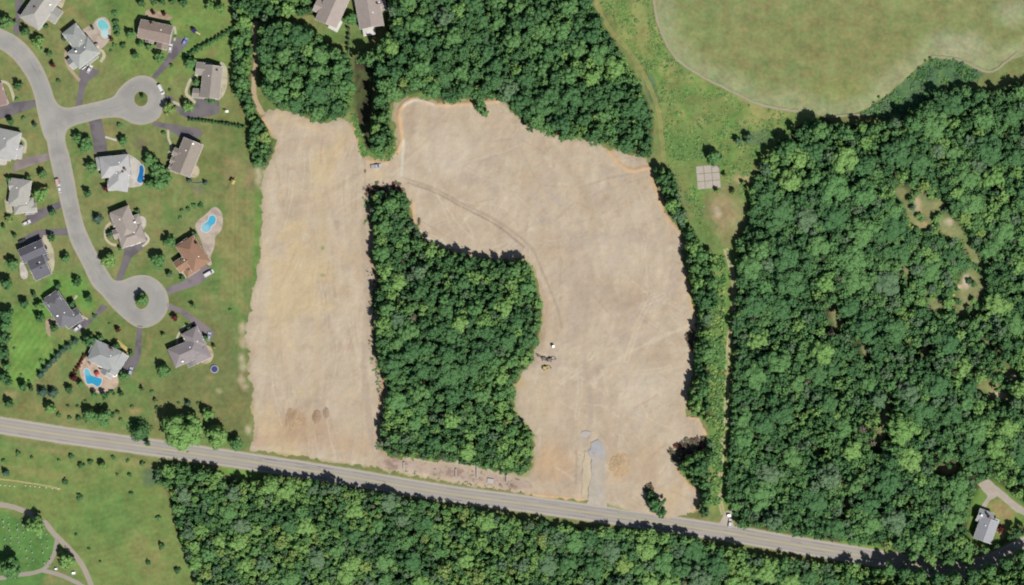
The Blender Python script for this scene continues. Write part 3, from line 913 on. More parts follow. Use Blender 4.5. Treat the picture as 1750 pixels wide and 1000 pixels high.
SAND, PINK, TAN, OFFW, CREAM = (202, 190, 164), (198, 184, 170), (184, 166, 142), (210, 205, 196), (200, 194, 168)
PATIOS = [
    ('house_with_teal_pool', 'pinkish stone terrace wrapped round the teal kidney pool', [(139, 56), (148, 46), (158, 42), (165, 33), (178, 29), (187, 38), (190, 56), (185, 72), (172, 84), (160, 90), (154, 80), (146, 68)], PINK),
    ('', 'white terrace between the pale house and its blue pool', [(208, 262), (216, 262), (232, 271), (241, 281), (244, 312), (236, 319), (214, 319), (204, 300)], OFFW),
    ('', 'egg-shaped pinkish pool deck north of the brown-roofed house', [(334, 384), (352, 366), (367, 354), (378, 362), (381, 380), (377, 396), (368, 404), (367, 420), (360, 440), (362, 452), (354, 452), (348, 425), (342, 408)], PINK),
    ('', 'pinkish terrace round the angular pool', [(138, 622), (150, 610), (165, 616), (196, 640), (202, 648), (200, 660), (184, 671), (172, 673), (158, 668), (145, 655), (137, 640)], (208, 186, 166)),
    ('', 'round tan terrace behind the grey house near the trampoline', circle(351, 606, 14, 30, 16), (202, 188, 160)),
    ('', 'white eastern terrace of the house above the long hedge', [(374, 108), (386, 112), (389, 135), (387, 152), (378, 168), (366, 168), (372, 140)], CREAM),
    ('', 'white round terrace east of the taupe house', circle(240, 382, 10, 24, 13, .3), OFFW),
    ('', 'tan terrace at the south end of the house under the long hedge', circle(332, 293, 9, 24, 11), SAND),
    ('', 'cream terrace on the east side of the dark slate house', [(72, 408), (78, 402), (92, 430), (92, 460), (84, 468), (78, 445), (74, 425)], CREAM),
    ('', 'pale paving west of the dark slate house', [(34, 450), (40, 450), (48, 468), (44, 477), (36, 474)], OFFW),
    ('', 'tan planting bed in front of the brown gabled house', [(250, 18), (262, 17), (280, 22), (293, 28), (292, 34), (270, 32), (250, 28)], TAN),
    ('', 'tan terrace round the light grey house at the frame corner', [(32, 25), (42, 27), (54, 40), (70, 39), (80, 46), (60, 47), (44, 40)], TAN),
    ('', 'pale terrace beside the house at the frame corner', [(92, -8), (112, -8), (110, 4), (104, 16), (96, 10)], CREAM),
    ('', 'pale paving west of the pale house by the parked trailer', [(8, 342), (15, 340), (22, 362), (12, 364)], CREAM),
    ('', 'white paving below the white-roofed house at the frame edge', [(-6, 270), (10, 270), (10, 282), (-6, 280)], OFFW),
    ('', 'tan bed west of the grey house by the conifer row', [(78, 548), (90, 544), (100, 558), (96, 562), (86, 558), (86, 575), (80, 570)], TAN),
    ('', 'cream bed in front of the house with the angular pool', [(196, 578), (203, 582), (218, 595), (224, 603), (216, 604), (203, 592)], (206, 190, 120)),
]
for i, (_, lab, poly, colr) in enumerate(PATIOS):
    sheet('patio', smooth_line(poly, 3, True), 0.052 + .001 * i, STONE, (lambda base: (lambda px, py: blend(np.tile(alb(*base), (len(px), 1)), alb(base[0] - 26, base[1] - 28, base[2] - 24), sstep(.48, .66, fbm(px, py, 7, 71)) * .8)))(colr), grid=3, step=2.5, jag=.6, label=lab, cat='patio')
WALKS = [([(116, 80), (112, 95), (116, 112), (126, 126), (136, 138)], 2.6, TAN, 'curved tan walk in front of the house with the teal pool'), ([(160, 98), (172, 86), (178, 95), (172, 106)], 2.6, CREAM, 'cream curved walk behind the house with the teal pool'),
         ([(338, 128), (326, 136), (318, 158), (326, 168), (334, 176)], 2.4, CREAM, 'cream curved walk west of the house with the white terrace'), ([(287, 222), (288, 236), (293, 252), (287, 266)], 2.0, CREAM, 'cream walk west of the house under the long hedge'), ([(298, 45), (300, 58), (298, 70)], 1.8, CREAM, 'cream walk beside the brown gabled house'),
         ([(180, 234), (200, 240)], 1.8, OFFW, 'white walk in front of the pale house with the blue pool'), ([(193, 378), (182, 388), (180, 405), (188, 416), (202, 420)], 2.2, SAND, 'sand-coloured curved walk west of the taupe house'), ([(246, 398), (254, 408), (250, 416), (243, 421)], 2.0, OFFW, 'white curved walk east of the taupe house'),
         ([(24, 172), (20, 156), (12, 142), (-4, 138)], 2.2, CREAM, 'cream curved walk round the pink-brown house'), ([(42, 262), (44, 244), (36, 236), (26, 238)], 2.2, CREAM, 'cream curved walk of the white-roofed house at the frame edge'), ([(303, 445), (302, 455), (312, 466), (318, 476)], 1.6, CREAM, 'cream walk west of the brown-roofed house'),
         ([(332, 556), (316, 558), (304, 574), (302, 588)], 1.8, CREAM, 'cream walk west of the grey house near the trampoline'), ([(132, 505), (122, 520), (134, 536), (150, 546)], 1.6, SAND, 'sandy walk in front of the grey house by the conifer row'), ([(295, 174), (308, 180)], 2.2, CREAM, 'short cream walk beside the looping driveway')]
for i, (ln, w, colr, lab) in enumerate(WALKS):
    ribbon('garden_walk', ln, (-w, 0, w), [alb(*colr)] * 3, 0.024 + .0007 * i, STONE, lab, 'path', noise=.6)
ribbon('cemetery_lane', [(-20, 861), (15, 865), (45, 875), (75, 892), (92, 912), (115, 935), (140, 965), (160, 1010)], (-4.5, -3, 3, 4.5), [alb(176, 166, 152)] * 4, 0.02, PAVE, 'curving grey lane along the edge of the cemetery', 'lane', noise=.8)
ribbon('cemetery_lane', [(97, 922), (93, 945), (80, 968), (62, 978), (30, 983), (-20, 992)], (-3.6, 0, 3.6), [alb(170, 161, 150)] * 3, 0.024, PAVE, 'grey lane turning west through the cemetery', 'lane', noise=.8)
ribbon('cemetery_lane', [(72, 975), (100, 982), (130, 995), (156, 1012)], (-3.6, 0, 3.6), [alb(172, 163, 152)] * 3, 0.028, PAVE, 'short grey cemetery lane meeting the curving lane', 'lane', noise=.8)
ribbon('footpath', [(-10, 818), (40, 824), (80, 831), (104, 836)], (-1.4, 0, 1.4), [alb(184, 172, 124)] * 3, 0.016, SOIL, 'thin worn footpath across the south-western meadow', 'path', noise=.9)
# gravel entrance to the cleared field and its sand strip
gent = lambda px, py: blend(blend(blend(np.tile(alb(190, 183, 171), (len(px), 1)), alb(176, 180, 188), sstep(810, 770, py) * .7), alb(164, 172, 192), splat(px, py, 1014, 770, 6, 10, 0, .6) * .7), alb(200, 184, 160), sstep(.45, .65, fbm(px, py, 9, 17)) * .55)
relf = lambda px, py: .06 + .5 * fbm(px, py, 14, 3) * 0 + .3
sheet('gravel_entrance', [(1002, 862), (1006, 840), (1012, 800), (1012, 785), (1006, 772), (1010, 756), (1024, 752), (1033, 762), (1034, 800), (1033, 840), (1038, 868)], 0.0, GRAVEL, gent, grid=3, step=2, jag=4, relief=lambda x, y: .05 + .62 * sstep(864, 846, y), label='grey gravel site entrance from the road into the cleared field', cat='gravel')
sheet('gravel_patch', circle(1001, 741, 8, 20, 6), 0.0, GRAVEL, const(alb(194, 190, 186)), grid=3, step=2, jag=4, relief=lambda x, y: .62, label='small pale gravel patch north of the site entrance', cat='gravel')
sheet('sand_strip', [(998, 772), (1005, 774), (1011, 788), (1010, 815), (1004, 845), (994, 846), (996, 810)], 0.0, SOIL, const(alb(206, 192, 166)), grid=3, step=2, jag=4, relief=lambda x, y: .60, label='pale sand strip beside the gravel site entrance', cat='sand')

# ------------------------------------------------------------------ concrete pad of separate slabs
SLAB = surface('slab_concrete', alb(192, 184, 172), var=.16, scale=.5, scale2=2.5)
px0, py0 = 1210.5, 302.5
pad = empty('concrete_pad', *W(px0, py0), 0.0, math.radians(5))
props(pad, 'weathered concrete pad of nine slabs with one cut corner in the meadow', 'concrete pad')
sw, sh = 12.6 * S, 12.6 * S
for i in range(3):
    for j in range(3):
        cx, cy = (i - 1) * (sw + .22), (j - 1) * (sh + .22)
        x0, x1, y0, y1 = cx - sw / 2, cx + sw / 2, cy - sh / 2, cy + sh / 2
        out = [(x0, y0), (x1, y0), (x1, y1), (x0, y1)]
        if i == 2 and j == 2:
            out = [(x0, y0), (x1, y0), (x1, y1 - 1.9), (x1 - 1.7, y1), (x0, y1)]
        MB().prism(out, -.05, .1 + .02 * ((i * 3 + j) % 3)).build('slab', SLAB, pad)
sheet('joint_weeds', [(1190, 284), (1230, 282), (1231, 320), (1194, 323)], 0.03, GROUND, const(alb(120, 112, 92)), grid=6, jag=1, label='weedy earth showing in the joints of the concrete pad', cat='weeds')


# ------------------------------------------------------------------ houses
def roof_mat(name, rgb):
    return surface(name, alb(*rgb), var=.12, scale=.35, scale2=2.2, rough=.9)


SIDING = {'white': surface('siding_white', alb(226, 224, 218), var=.05), 'cream': surface('siding_cream', alb(214, 204, 184), var=.06), 'brick': surface('wall_brick', alb(164, 128, 110), var=.15, scale=.3), 'grey': surface('siding_grey', alb(186, 188, 190), var=.05)}
TRIM = paint('trim_white', (.75, .75, .73))
PANE = paint('window_pane', (.03, .04, .05), rough=.08, spec=.6)
GARAGE = paint('garage_door', (.68, .67, .64))
DOORP = paint('front_door', (.16, .06, .05))
BRICKM = SIDING['brick']


def roof_block(l, w, eave, pitch, kind, over=.35):
    L, Wd, rise = l / 2 + over, w / 2 + over, (w / 2 + over) * pitch
    z0, th = eave, .18
    if kind == 'gable':
        top = [(-L, -Wd, z0), (L, -Wd, z0), (L, Wd, z0), (-L, Wd, z0), (-L, 0, z0 + rise), (L, 0, z0 + rise)]
    else:
        k = max(L - Wd, .4)
        top = [(-L, -Wd, z0), (L, -Wd, z0), (L, Wd, z0), (-L, Wd, z0), (-k, 0, z0 + rise), (k, 0, z0 + rise)]
    v = [(x, y, z + th) for x, y, z in top] + top
    f = [(0, 1, 5, 4), (2, 3, 4, 5), (6, 10, 11, 7), (8, 11, 10, 9), (0, 6, 7, 1), (2, 8, 9, 3)]
    if kind == 'gable':
        f += [(1, 7, 11, 5), (5, 11, 8, 2), (3, 9, 10, 4), (4, 10, 6, 0)]
    else:
        f += [(1, 2, 5), (3, 0, 4), (7, 11, 8), (9, 10, 6), (1, 7, 8, 2), (3, 9, 6, 0)]
    return MB().add(v, f), rise


def wall_block(l, w, eave, pitch, kind, over=.35):
    L, Wd = l / 2, w / 2
    m = MB()
    if kind == 'gable':
        r = Wd * pitch + over * pitch - .05
        v = [(-L, -Wd, 0), (L, -Wd, 0), (L, Wd, 0), (-L, Wd, 0), (-L, -Wd, eave), (L, -Wd, eave), (L, Wd, eave), (-L, Wd, eave), (-L, 0, eave + r), (L, 0, eave + r)]
        f = [(0, 1, 5, 4), (2, 3, 7, 6), (1, 2, 6, 9, 5), (3, 0, 4, 8, 7), (3, 2, 1, 0)]
        m.add(v, f)
    else:
        m.box(0, 0, eave / 2, l, w, eave)
    return m


def local(parent_m, o, x, y, z, rz):
    o.location = (x, y, z)
    o.rotation_euler = (0, 0, rz)
    return o


HOUSES = []


def house(px, py, blocks, rgb, siding, label, hname='house', extras=()):
    """blocks: (px, py, len, wid, angle deg, eave m, pitch, kind) measured on the roof; the first is the main body"""
    b0 = blocks[0]
    top = b0[5] + 1.5
    cx, cy = W(px, py, top)
    t = empty(hname, cx, cy)
    props(t, label, 'house')
    rm = roof_mat('shingle_%d' % len(HOUSES), rgb)
    rects = []
    for (bx, by, bl, bw, ang, eave, pitch, kind) in blocks:
        wx, wy = W(bx, by, eave + 1.5)
        rects.append((wx - cx, wy - cy, bl * S - .7, bw * S - .7, math.radians(ang), eave, pitch, kind))

    def covered(x, y, z, skip):
        for i, (rx, ry, l, w, a, e, p, k) in enumerate(rects):
            if i == skip:
                continue
            dx, dy = x - rx, y - ry
            u, v = dx * math.cos(a) + dy * math.sin(a), -dx * math.sin(a) + dy * math.cos(a)
            if abs(u) < l / 2 + .15 and abs(v) < w / 2 + .15 and z < e + 1:
                return True
        return False
    for i, (x, y, l, w, a, e, p, k) in enumerate(rects):
        wl = wall_block(l, w, e, p, k).build('wall', SIDING[siding if i % 3 != 2 else ('cream' if siding == 'white' else siding)], t)
        local(None, wl, x, y, 0, a)
        rb, rise = roof_block(l, w, e, p, k)
        rf = rb.build('roof', rm, t)
        local(None, rf, x, y, 0.004 * i, a)
        # white fascia boards along the eaves, ridge cap, vents
        fa = MB()
        for s in (-1, 1):
            fa.box(0, s * (w / 2 + .37), e + .06, l + .72, .05, .2)
        if k == 'gable':
            for s in (-1, 1):
                for q in (-1, 1):
                    ang2 = math.atan(p)
                    hl = (w / 2 + .35) / math.cos(ang2)
                    mid = (s * (l / 2 + .38), q * (w / 4 + .17), e + rise / 2 + .1)
                    pts = [(mid[0] - .03, q * (w / 2 + .35), e), (mid[0] + .03, q * (w / 2 + .35), e), (mid[0] + .03, 0, e + rise), (mid[0] - .03, 0, e + rise)]
                    pts += [(a_, b_, c_ + .2) for a_, b_, c_ in pts]
                    fa.add(pts, [(0, 1, 2, 3), (7, 6, 5, 4), (0, 4, 5, 1), (1, 5, 6, 2), (2, 6, 7, 3), (3, 7, 4, 0)])
        fo = fa.build('fascia', TRIM, t)
        local(None, fo, x, y, 0.004 * i, a)
        if i < 2:
            rl = l if k == 'gable' else max(l - w, 1.5)
            cap = MB().box(0, 0, e + rise + .2, rl, .3, .08).build('ridge_cap', rm, rf)
            vt = MB().box(l * .18, w * .16, e + rise * .72 + .25, .45, .45, .5)
            vt.build('vent', TRIM, rf)
        # windows on the walls that stand free
        for s in (-1, 1):
            nwin = max(1, int(l / 4.2))
            for q in range(nwin):
                u = -l / 2 + (q + .5) * l / nwin
                v = s * (w / 2)
                for zc in ((1.6,) if e < 4 else (1.6, 4.3)):
                    gx_, gy_ = x + u * math.cos(a) - (v + s * .3) * math.sin(a), y + u * math.sin(a) + (v + s * .3) * math.cos(a)
                    if covered(gx_, gy_, zc, i):
                        continue
                    wd = bpy.data.objects.new('window', WIN_FRAME)
                    link(wd, t)
                    local(None, wd, x + u * math.cos(a) - (v + s * .03) * math.sin(a), y + u * math.sin(a) + (v + s * .03) * math.cos(a), zc, a)
                    pn = link(bpy.data.objects.new('pane', WIN_PANE), wd)
                    pn.location = (0, s * .02, 0)
    for ex in extras:
        kind = ex[0]
        if kind == 'chimney':
            x, y = W(ex[1], ex[2], top + 2)
            ch = MB().box(0, 0, top / 2 + 1.2, .9, .9, top + 2.4)
            ch.box(0, 0, top + 2.45, 1.05, 1.05, .12)
            o = ch.build('chimney', BRICKM, t)
            o.location = (x - cx, y - cy, 0)
        elif kind == 'garage':          # door centre on the plan, facing angle
            x, y = W(ex[1], ex[2], 1)
            for q in ex[4]:
                o = link(bpy.data.objects.new('garage_door', GAR), t)
                aa = math.radians(ex[3])
                o.location = (x - cx - q * math.sin(aa), y - cy + q * math.cos(aa), 1.15)
                o.rotation_euler = (0, 0, aa)
        elif kind == 'sunroom':
            x, y = W(ex[1], ex[2], 3)
            m = MB().box(0, 0, 1.4, ex[3] * S, ex[4] * S, 2.8)
            o = m.build('sunroom_wall', SIDING['white'], t)
            o.location = (x - cx, y - cy, 0)
            o.rotation_euler = (0, 0, math.radians(ex[5]))
            rb, rise = roof_block(ex[3] * S, ex[4] * S, 2.81, .18, 'hip', .2)
            o = rb.build('sunroom_roof', SIDING['white'], t)
            o.location = (x - cx, y - cy, 0)
            o.rotation_euler = (0, 0, math.radians(ex[5]))
        elif kind == 'skylight':
            x, y = W(ex[1], ex[2], top + 1)
            o = MB().box(0, 0, top + ex[3], .9, .7, .5).build('skylight', PANE if len(ex) > 4 else TRIM, t)
            o.location = (x - cx, y - cy, 0)
    # front door
    HOUSES.append(t)
    return t


wm = MB()
wm.box(0, 0, 0, 1.35, .10, 1.5)
WIN_FRAME = wm.mesh('window', TRIM)
wm = MB()
wm.box(-.3, 0, 0, .52, .10, 1.28).box(.3, 0, 0, .52, .10, 1.28)
WIN_PANE = wm.mesh('pane', PANE)
gm = MB().box(0, 0, 0, .08, 2.6, 2.3)
for q in range(3):
    gm.box(.04, 0, -.75 + q * .72, .05, 2.4, .6)
GAR = gm.mesh('garage_door', GARAGE)

G, HP = 'gable', 'hip'
LG, LG2, TG = (186, 184, 178), (178, 182, 178), (176, 166, 156)
house(72, 12, [(70, 10, 74, 40, 55, 5.4, .62, HP), (62, 22, 42, 34, -35, 4.6, .6, HP), (88, 22, 30, 26, -35, 3.4, .6, G), (84, 2, 26, 20, 55, 3.4, .5, HP)], LG, 'cream', 'large light grey hipped house cut by the frame at the top corner', extras=[('skylight', 86, 8, 1.0), ('chimney', 60, 14)])
house(140, 85, [(142, 90, 46, 34, 38, 5.3, .6, HP), (131, 66, 46, 30, -52, 4.6, .6, HP), (128, 104, 24, 20, 38, 3.2, .7, G), (152, 96, 22, 24, -52, 3.2, .5, G)], LG2, 'white', 'pale grey house with a teal kidney pool on its terrace', extras=[('garage', 148, 113, -52, (-1.6, 1.6)), ('skylight', 130, 88, 1.4)])
house(265, 56, [(265, 54, 56, 32, -12, 5.6, .55, G), (278, 72, 24, 20, 78, 3.4, .6, G), (256, 64, 18, 14, 78, 4.2, .6, G), (250, 44, 16, 14, 78, 4.6, .5, G)], (160, 144, 134), 'white', 'brown-grey gabled two-storey house above the northern turning circle', extras=[('chimney', 260, 42), ('garage', 287, 76, -12, (-1.6, 1.6))])
house(358, 138, [(361, 140, 56, 34, 84, 5.4, .55, G), (348, 118, 26, 22, -6, 4.4, .55, G), (342, 160, 26, 16, -6, 3.2, .6, G), (368, 158, 20, 18, -6, 3.2, .5, HP)], (168, 160, 152), 'white', 'taupe-grey house with white terrace above the long hedge', extras=[('skylight', 371, 120, 1.2, 1), ('garage', 350, 169, -96, (-2.6, .4, 3.2))])
house(318, 268, [(319, 269, 60, 36, 68, 4.8, .5, G), (305, 262, 20, 14, -22, 4.0, .8, G), (301, 276, 20, 12, -22, 4.0, .8, G), (297, 288, 18, 12, -22, 3.4, .8, G)], (166, 156, 146), 'cream', 'long tan-grey gabled house with three small front gables', extras=[('skylight', 330, 246, 1.2)])
house(200, 292, [(196, 284, 50, 36, 6, 5.2, .55, HP), (203, 304, 44, 34, 82, 4.8, .55, HP), (178, 278, 28, 22, 10, 3.4, .6, HP), (200, 316, 32, 18, 4, 3.4, .6, G)], (196, 196, 196), 'grey', 'very pale grey hipped house with a bright blue pool beside it', extras=[('skylight', 210, 294, 1.4, 1), ('chimney', 213, 290)])
house(36, 335, [(33, 330, 48, 34, 82, 4.9, .55, HP), (40, 352, 36, 24, 8, 3.6, .6, HP), (52, 356, 20, 16, 8, 3.2, .6, G), (28, 316, 26, 18, 8, 4.2, .6, G)], (184, 182, 176), 'white', 'pale grey house west of the trailer parked on the street', extras=[('garage', 52, 366, -82, (-1.4, 1.4))])
house(14, 248, [(12, 246, 48, 38, 78, 5.2, .55, HP), (24, 258, 28, 24, -10, 3.8, .6, HP), (4, 262, 30, 22, -10, 3.6, .5, G)], (190, 190, 188), 'white', 'whitish-grey hipped house cut by the frame below the asphalt drive')
house(0, 164, [(-4, 163, 38, 24, 105, 4.6, .55, G), (4, 172, 18, 14, 15, 3.4, .6, G)], (166, 142, 136), 'brick', 'pink-brown roofed house cut by the frame edge')
house(216, 390, [(213, 382, 54, 34, 112, 5.2, .55, HP), (224, 404, 44, 30, 18, 4.6, .55, HP), (202, 374, 26, 22, 18, 3.8, .6, HP), (204, 398, 22, 16, 18, 4.0, .7, G), (230, 378, 20, 20, 18, 3.6, .5, HP)], (178, 168, 160), 'brick', 'taupe hipped house with a white round terrace', extras=[('skylight', 230, 380, .4), ('garage', 232, 418, -72, (-1.6, 1.6))])
house(330, 435, [(330, 434, 54, 36, -56, 5.2, .55, HP), (313, 450, 28, 22, 34, 4.2, .6, G), (316, 422, 24, 22, 34, 4.6, .6, HP), (326, 460, 26, 18, 34, 3.4, .6, HP)], (168, 134, 112), 'white', 'brown-roofed house south of the egg-shaped pool deck', extras=[('garage', 344, 456, -56, (-3.2, 0, 3.2)), ('chimney', 336, 418)])
house(60, 446, [(55, 430, 44, 26, 24, 5.4, .6, G), (66, 456, 30, 40, 24, 5.2, .45, G), (72, 440, 20, 20, 24, 3.8, .6, G)], (116, 115, 124), 'white', 'dark slate roofed house beside the curve of the street', extras=[('skylight', 64, 452, .9, 1), ('skylight', 70, 458, .9, 1), ('garage', 60, 414, 114, (-1.6, 1.6))])
house(106, 532, [(101, 529, 56, 32, -56, 5.2, .55, HP), (123, 544, 32, 24, 32, 3.6, .6, G), (92, 514, 24, 26, 34, 4.6, .6, G)], (128, 128, 134), 'white', 'slate grey house at the head of the conifer row', extras=[('garage', 128, 554, -58, (-3.0, 0, 3.0)), ('skylight', 98, 540, .6)])
house(184, 612, [(179, 609, 52, 38, -25, 5.2, .55, HP), (198, 620, 42, 24, 57, 3.8, .6, G), (168, 596, 26, 26, 65, 4.4, .6, HP), (186, 632, 24, 22, 57, 3.4, .6, G)], (176, 179, 178), 'white', 'pale grey house with the angular blue pool', extras=[('garage', 206, 626, -33, (-3.0, 0, 3.0)), ('sunroom', 172, 624, 8, 7, -30), ('chimney', 190, 598)])
house(324, 600, [(318, 602, 56, 34, 24, 5.0, .55, HP), (331, 580, 36, 30, -62, 4.2, .55, HP), (340, 606, 34, 26, 24, 3.8, .55, HP), (326, 616, 20, 18, -66, 3.6, .6, G)], (160, 152, 154), 'grey', 'mauve-grey hipped house near the navy trampoline', extras=[('garage', 342, 576, 28, (-1.6, 1.6)), ('skylight', 312, 618, .6)])
house(570, 12, [(571, 8, 72, 40, 66, 5.6, .5, G), (552, 14, 30, 22, -24, 4.2, .6, G), (560, 30, 22, 20, -24, 4.0, .5, HP)], (184, 172, 164), 'cream', 'western twin house of pinkish grey roof against the north wood', hname='twin_house', extras=[('sunroom', 573, 42, 20, 17, 62)])
house(630, 14, [(629, 10, 74, 42, -80, 5.6, .5, G), (644, 8, 30, 22, 10, 4.2, .6, G), (640, 30, 22, 20, 10, 4.0, .5, HP)], (178, 166, 160), 'cream', 'eastern twin house of pinkish grey roof against the north wood', hname='twin_house', extras=[('sunroom', 630, 50, 20, 20, -80), ('skylight', 645, 6, 1.0, 1)])
house(1686, 902, [(1686, 906, 40, 32, 70, 4.8, .5, G), (1684, 884, 26, 22, -20, 3.8, .55, G), (1698, 896, 20, 16, 70, 3.4, .5, G)], (176, 178, 184), 'white', 'lone grey-roofed house in a clearing of the eastern wood', extras=[('skylight', 1678, 881, .4), ('chimney', 1692, 884)])


# ------------------------------------------------------------------ swimming pools
def water_mat(name, rgb):
    m = bpy.data.materials.new(name)
    t, N, L, b = nodes_of(m)
    geo = N.new('ShaderNodeNewGeometry')
    nz = N.new('ShaderNodeTexNoise')
    nz.inputs['Scale'].default_value = .9
    nz.inputs['Detail'].default_value = 4
    L.new(geo.outputs['Position'], nz.inputs['Vector'])
    at = N.new('ShaderNodeAttribute')
    at.attribute_name = 'tone'
    mr = N.new('ShaderNodeMapRange')
    mr.inputs[3].default_value = .85
    mr.inputs[4].default_value = 1.15
    L.new(nz.outputs[0], mr.inputs[0])
    v = N.new('ShaderNodeVectorMath')
    v.operation = 'SCALE'
    L.new(at.outputs['Color'], v.inputs[0])
    L.new(mr.outputs[0], v.inputs['Scale'])
    L.new(v.outputs[0], b.inputs['Base Color'])
    b.inputs['Roughness'].default_value = .06
    bp = N.new('ShaderNodeBump')
    bp.inputs['Strength'].default_value = .08
    L.new(nz.outputs[0], bp.inputs['Height'])
    L.new(bp.outputs[0], b.inputs['Normal'])
    return m


WATER = water_mat('pool_water', None)
COPING = surface('pool_coping', alb(222, 214, 202), var=.06)


def pool(outline, deep, shallow, sx, sy, sr, label):
    out = smooth_line(outline, 2.0, True)
    c = np.mean(out, 0)
    t = empty('swimming_pool', *W(*c))
    props(t, label, 'swimming pool')
    off = Vector((-t.location.x, -t.location.y, 0))
    w = sheet('water', out, .085, WATER, lambda px, py: blend(np.tile(alb(*deep), (len(px), 1)), alb(*shallow), 1 - sstep(sr * .4, sr, np.hypot(px - sx, py - sy))), grid=2.5, step=2, parent=t)
    w.location = off
    k = ribbon('coping', out, (-1.4, -1.3, .1, .2), [alb(222, 214, 202)] * 4, .06, COPING, parent=t, closed=True, zoff=(0, .06, .06, 0), smooth=False)
    k.location = off
    # ladder
    lx, ly = W(out[0][0], out[0][1])
    m = MB()
    for d in (-.25, .25):
        m.tube([(lx + d, ly, .1), (lx + d, ly, .8), (lx + d, ly + .4, .9), (lx + d, ly + .6, .1)], [.04] * 4, 5)
    o = m.build('ladder', TRIM, t)
    o.location = off
    return t


pool([(167, 37), (174, 33), (182, 38), (186, 46), (183, 53), (184, 61), (179, 65), (174, 61), (173, 52), (168, 46)], (126, 208, 212), (190, 228, 228), 179, 60, 14, 'teal kidney-shaped pool on the pinkish terrace')
pool([(238, 284), (243, 282), (246, 290), (245, 300), (245, 310), (239, 313), (234, 309), (236, 300), (238, 292)], (34, 120, 186), (60, 140, 200), 240, 310, 6, 'deep blue pool at the edge of the white terrace')
pool([(344, 392), (347, 383), (355, 378), (358, 370), (365, 368), (369, 374), (367, 382), (361, 387), (358, 394), (351, 397)], (84, 184, 220), (150, 206, 226), 350, 391, 12, 'light blue slanting pool on the egg-shaped deck')
pool([(144, 634), (146, 630), (152, 632), (156, 641), (164, 644), (174, 648), (172, 657), (166, 661), (158, 656), (149, 656), (146, 646)], (60, 168, 210), (120, 200, 224), 149, 634, 12, 'angular light blue pool on the terrace of the pale grey house')


# ------------------------------------------------------------------ vehicles
TYRE = paint('tyre_rubber', (.02, .02, .02), rough=.85)
RIM = paint('wheel_rim', (.45, .45, .46), rough=.3, metal=.8)
LAMP = paint('headlight_glass', (.7, .72, .74), rough=.1)
REDL = paint('tail_light', (.4, .02, .02), rough=.2)
CARPAINT = {}


def loft(sections, name, mat):
    """sections: lists of equal length (x, y, z) rings"""
    m = MB()
    n = len(sections[0])
    vs = [p for s in sections for p in s]
    fs = []
    for i in range(len(sections) - 1):
        for j in range(n):
            a, b = i * n + j, i * n + (j + 1) % n
            fs.append((a, b, b + n, a + n))
    fs.append(tuple(range(n))[::-1])
    fs.append(tuple(range((len(sections) - 1) * n, len(sections) * n)))
    m.add(vs, fs)
    return m


def car_meshes(style):
    L = {'car': 4.5, 'van': 5.4, 'pickup': 5.5}[style]
    wd = {'car': 1.8, 'van': 2.0, 'pickup': 1.95}[style]
    prof = {'car': [(-.5, .55, .75), (-.47, .85, .95), (-.3, .92, 1.0), (.0, .92, 1.0), (.25, .88, 1.0), (.45, .76, .95), (.5, .55, .8)],
            'van': [(-.5, .8, .9), (-.48, 1.0, 1.0), (-.2, 1.05, 1.0), (.1, 1.05, 1.0), (.3, 1.0, 1.0), (.46, .9, .95), (.5, .65, .85)],
            'pickup': [(-.5, .85, .95), (-.49, .98, 1.0), (-.2, 1.0, 1.0), (.1, 1.0, 1.0), (.3, 1.02, 1.0), (.47, .95, .95), (.5, .7, .85)]}[style]
    ring = lambda x, top, k: [(x * L, -wd / 2 * k, .32), (x * L, -wd / 2 * k, top * .75), (x * L, -wd / 2 * k * .93, top), (x * L, wd / 2 * k * .93, top), (x * L, wd / 2 * k, top * .75), (x * L, wd / 2 * k, .32)]
    body = loft([ring(*p) for p in prof], 'body', None)
    cab = {'car': [(-.42, .90, .02), (-.33, .92, .50), (.09, .92, .54), (.22, .88, .02)], 'van': [(-.485, 1.0, .95), (-.3, 1.04, 1.0), (.16, 1.04, .98), (.34, 1.0, .02)], 'pickup': [(-.12, 1.0, .02), (-.08, 1.0, .72), (.1, 1.0, .74), (.26, 1.0, .02)]}[style]
    cr = lambda x, b, h: [(x * L, -wd * .44, b - .03), (x * L, -wd * .37, b + h), (x * L, wd * .37, b + h), (x * L, wd * .44, b - .03)]
    cabin = loft([cr(*c) for c in cab], 'cabin', None)
    xs = [c for c in cab if c[2] > .3]
    roof = MB()
    x0, x1 = xs[0][0] * L, xs[-1][0] * L
    zt = xs[0][1] + xs[0][2]
    roof.box((x0 + x1) / 2, 0, zt + .02, (x1 - x0) * 1.02, wd * .74, .05, taper=.94)
    wheel = MB().tube([(0, -.11, 0), (0, -.1, 0), (0, .1, 0), (0, .11, 0)], [.27, .34, .34, .27], 14)
    rim = MB().tube([(0, -.115, 0), (0, .115, 0)], [.19, .19], 10)
    bed = None
    if style == 'pickup':
        bed = MB().box(-.305 * L, 0, 1.0, .36 * L, wd * .8, .03)
    return dict(L=L, w=wd, body=body, cabin=cabin, roof=roof, wheel=wheel.mesh('tyre', TYRE), rim=rim.mesh('rim', RIM), bed=bed)


CARS = {k: car_meshes(k) for k in ('car', 'van', 'pickup')}
_carm = {}


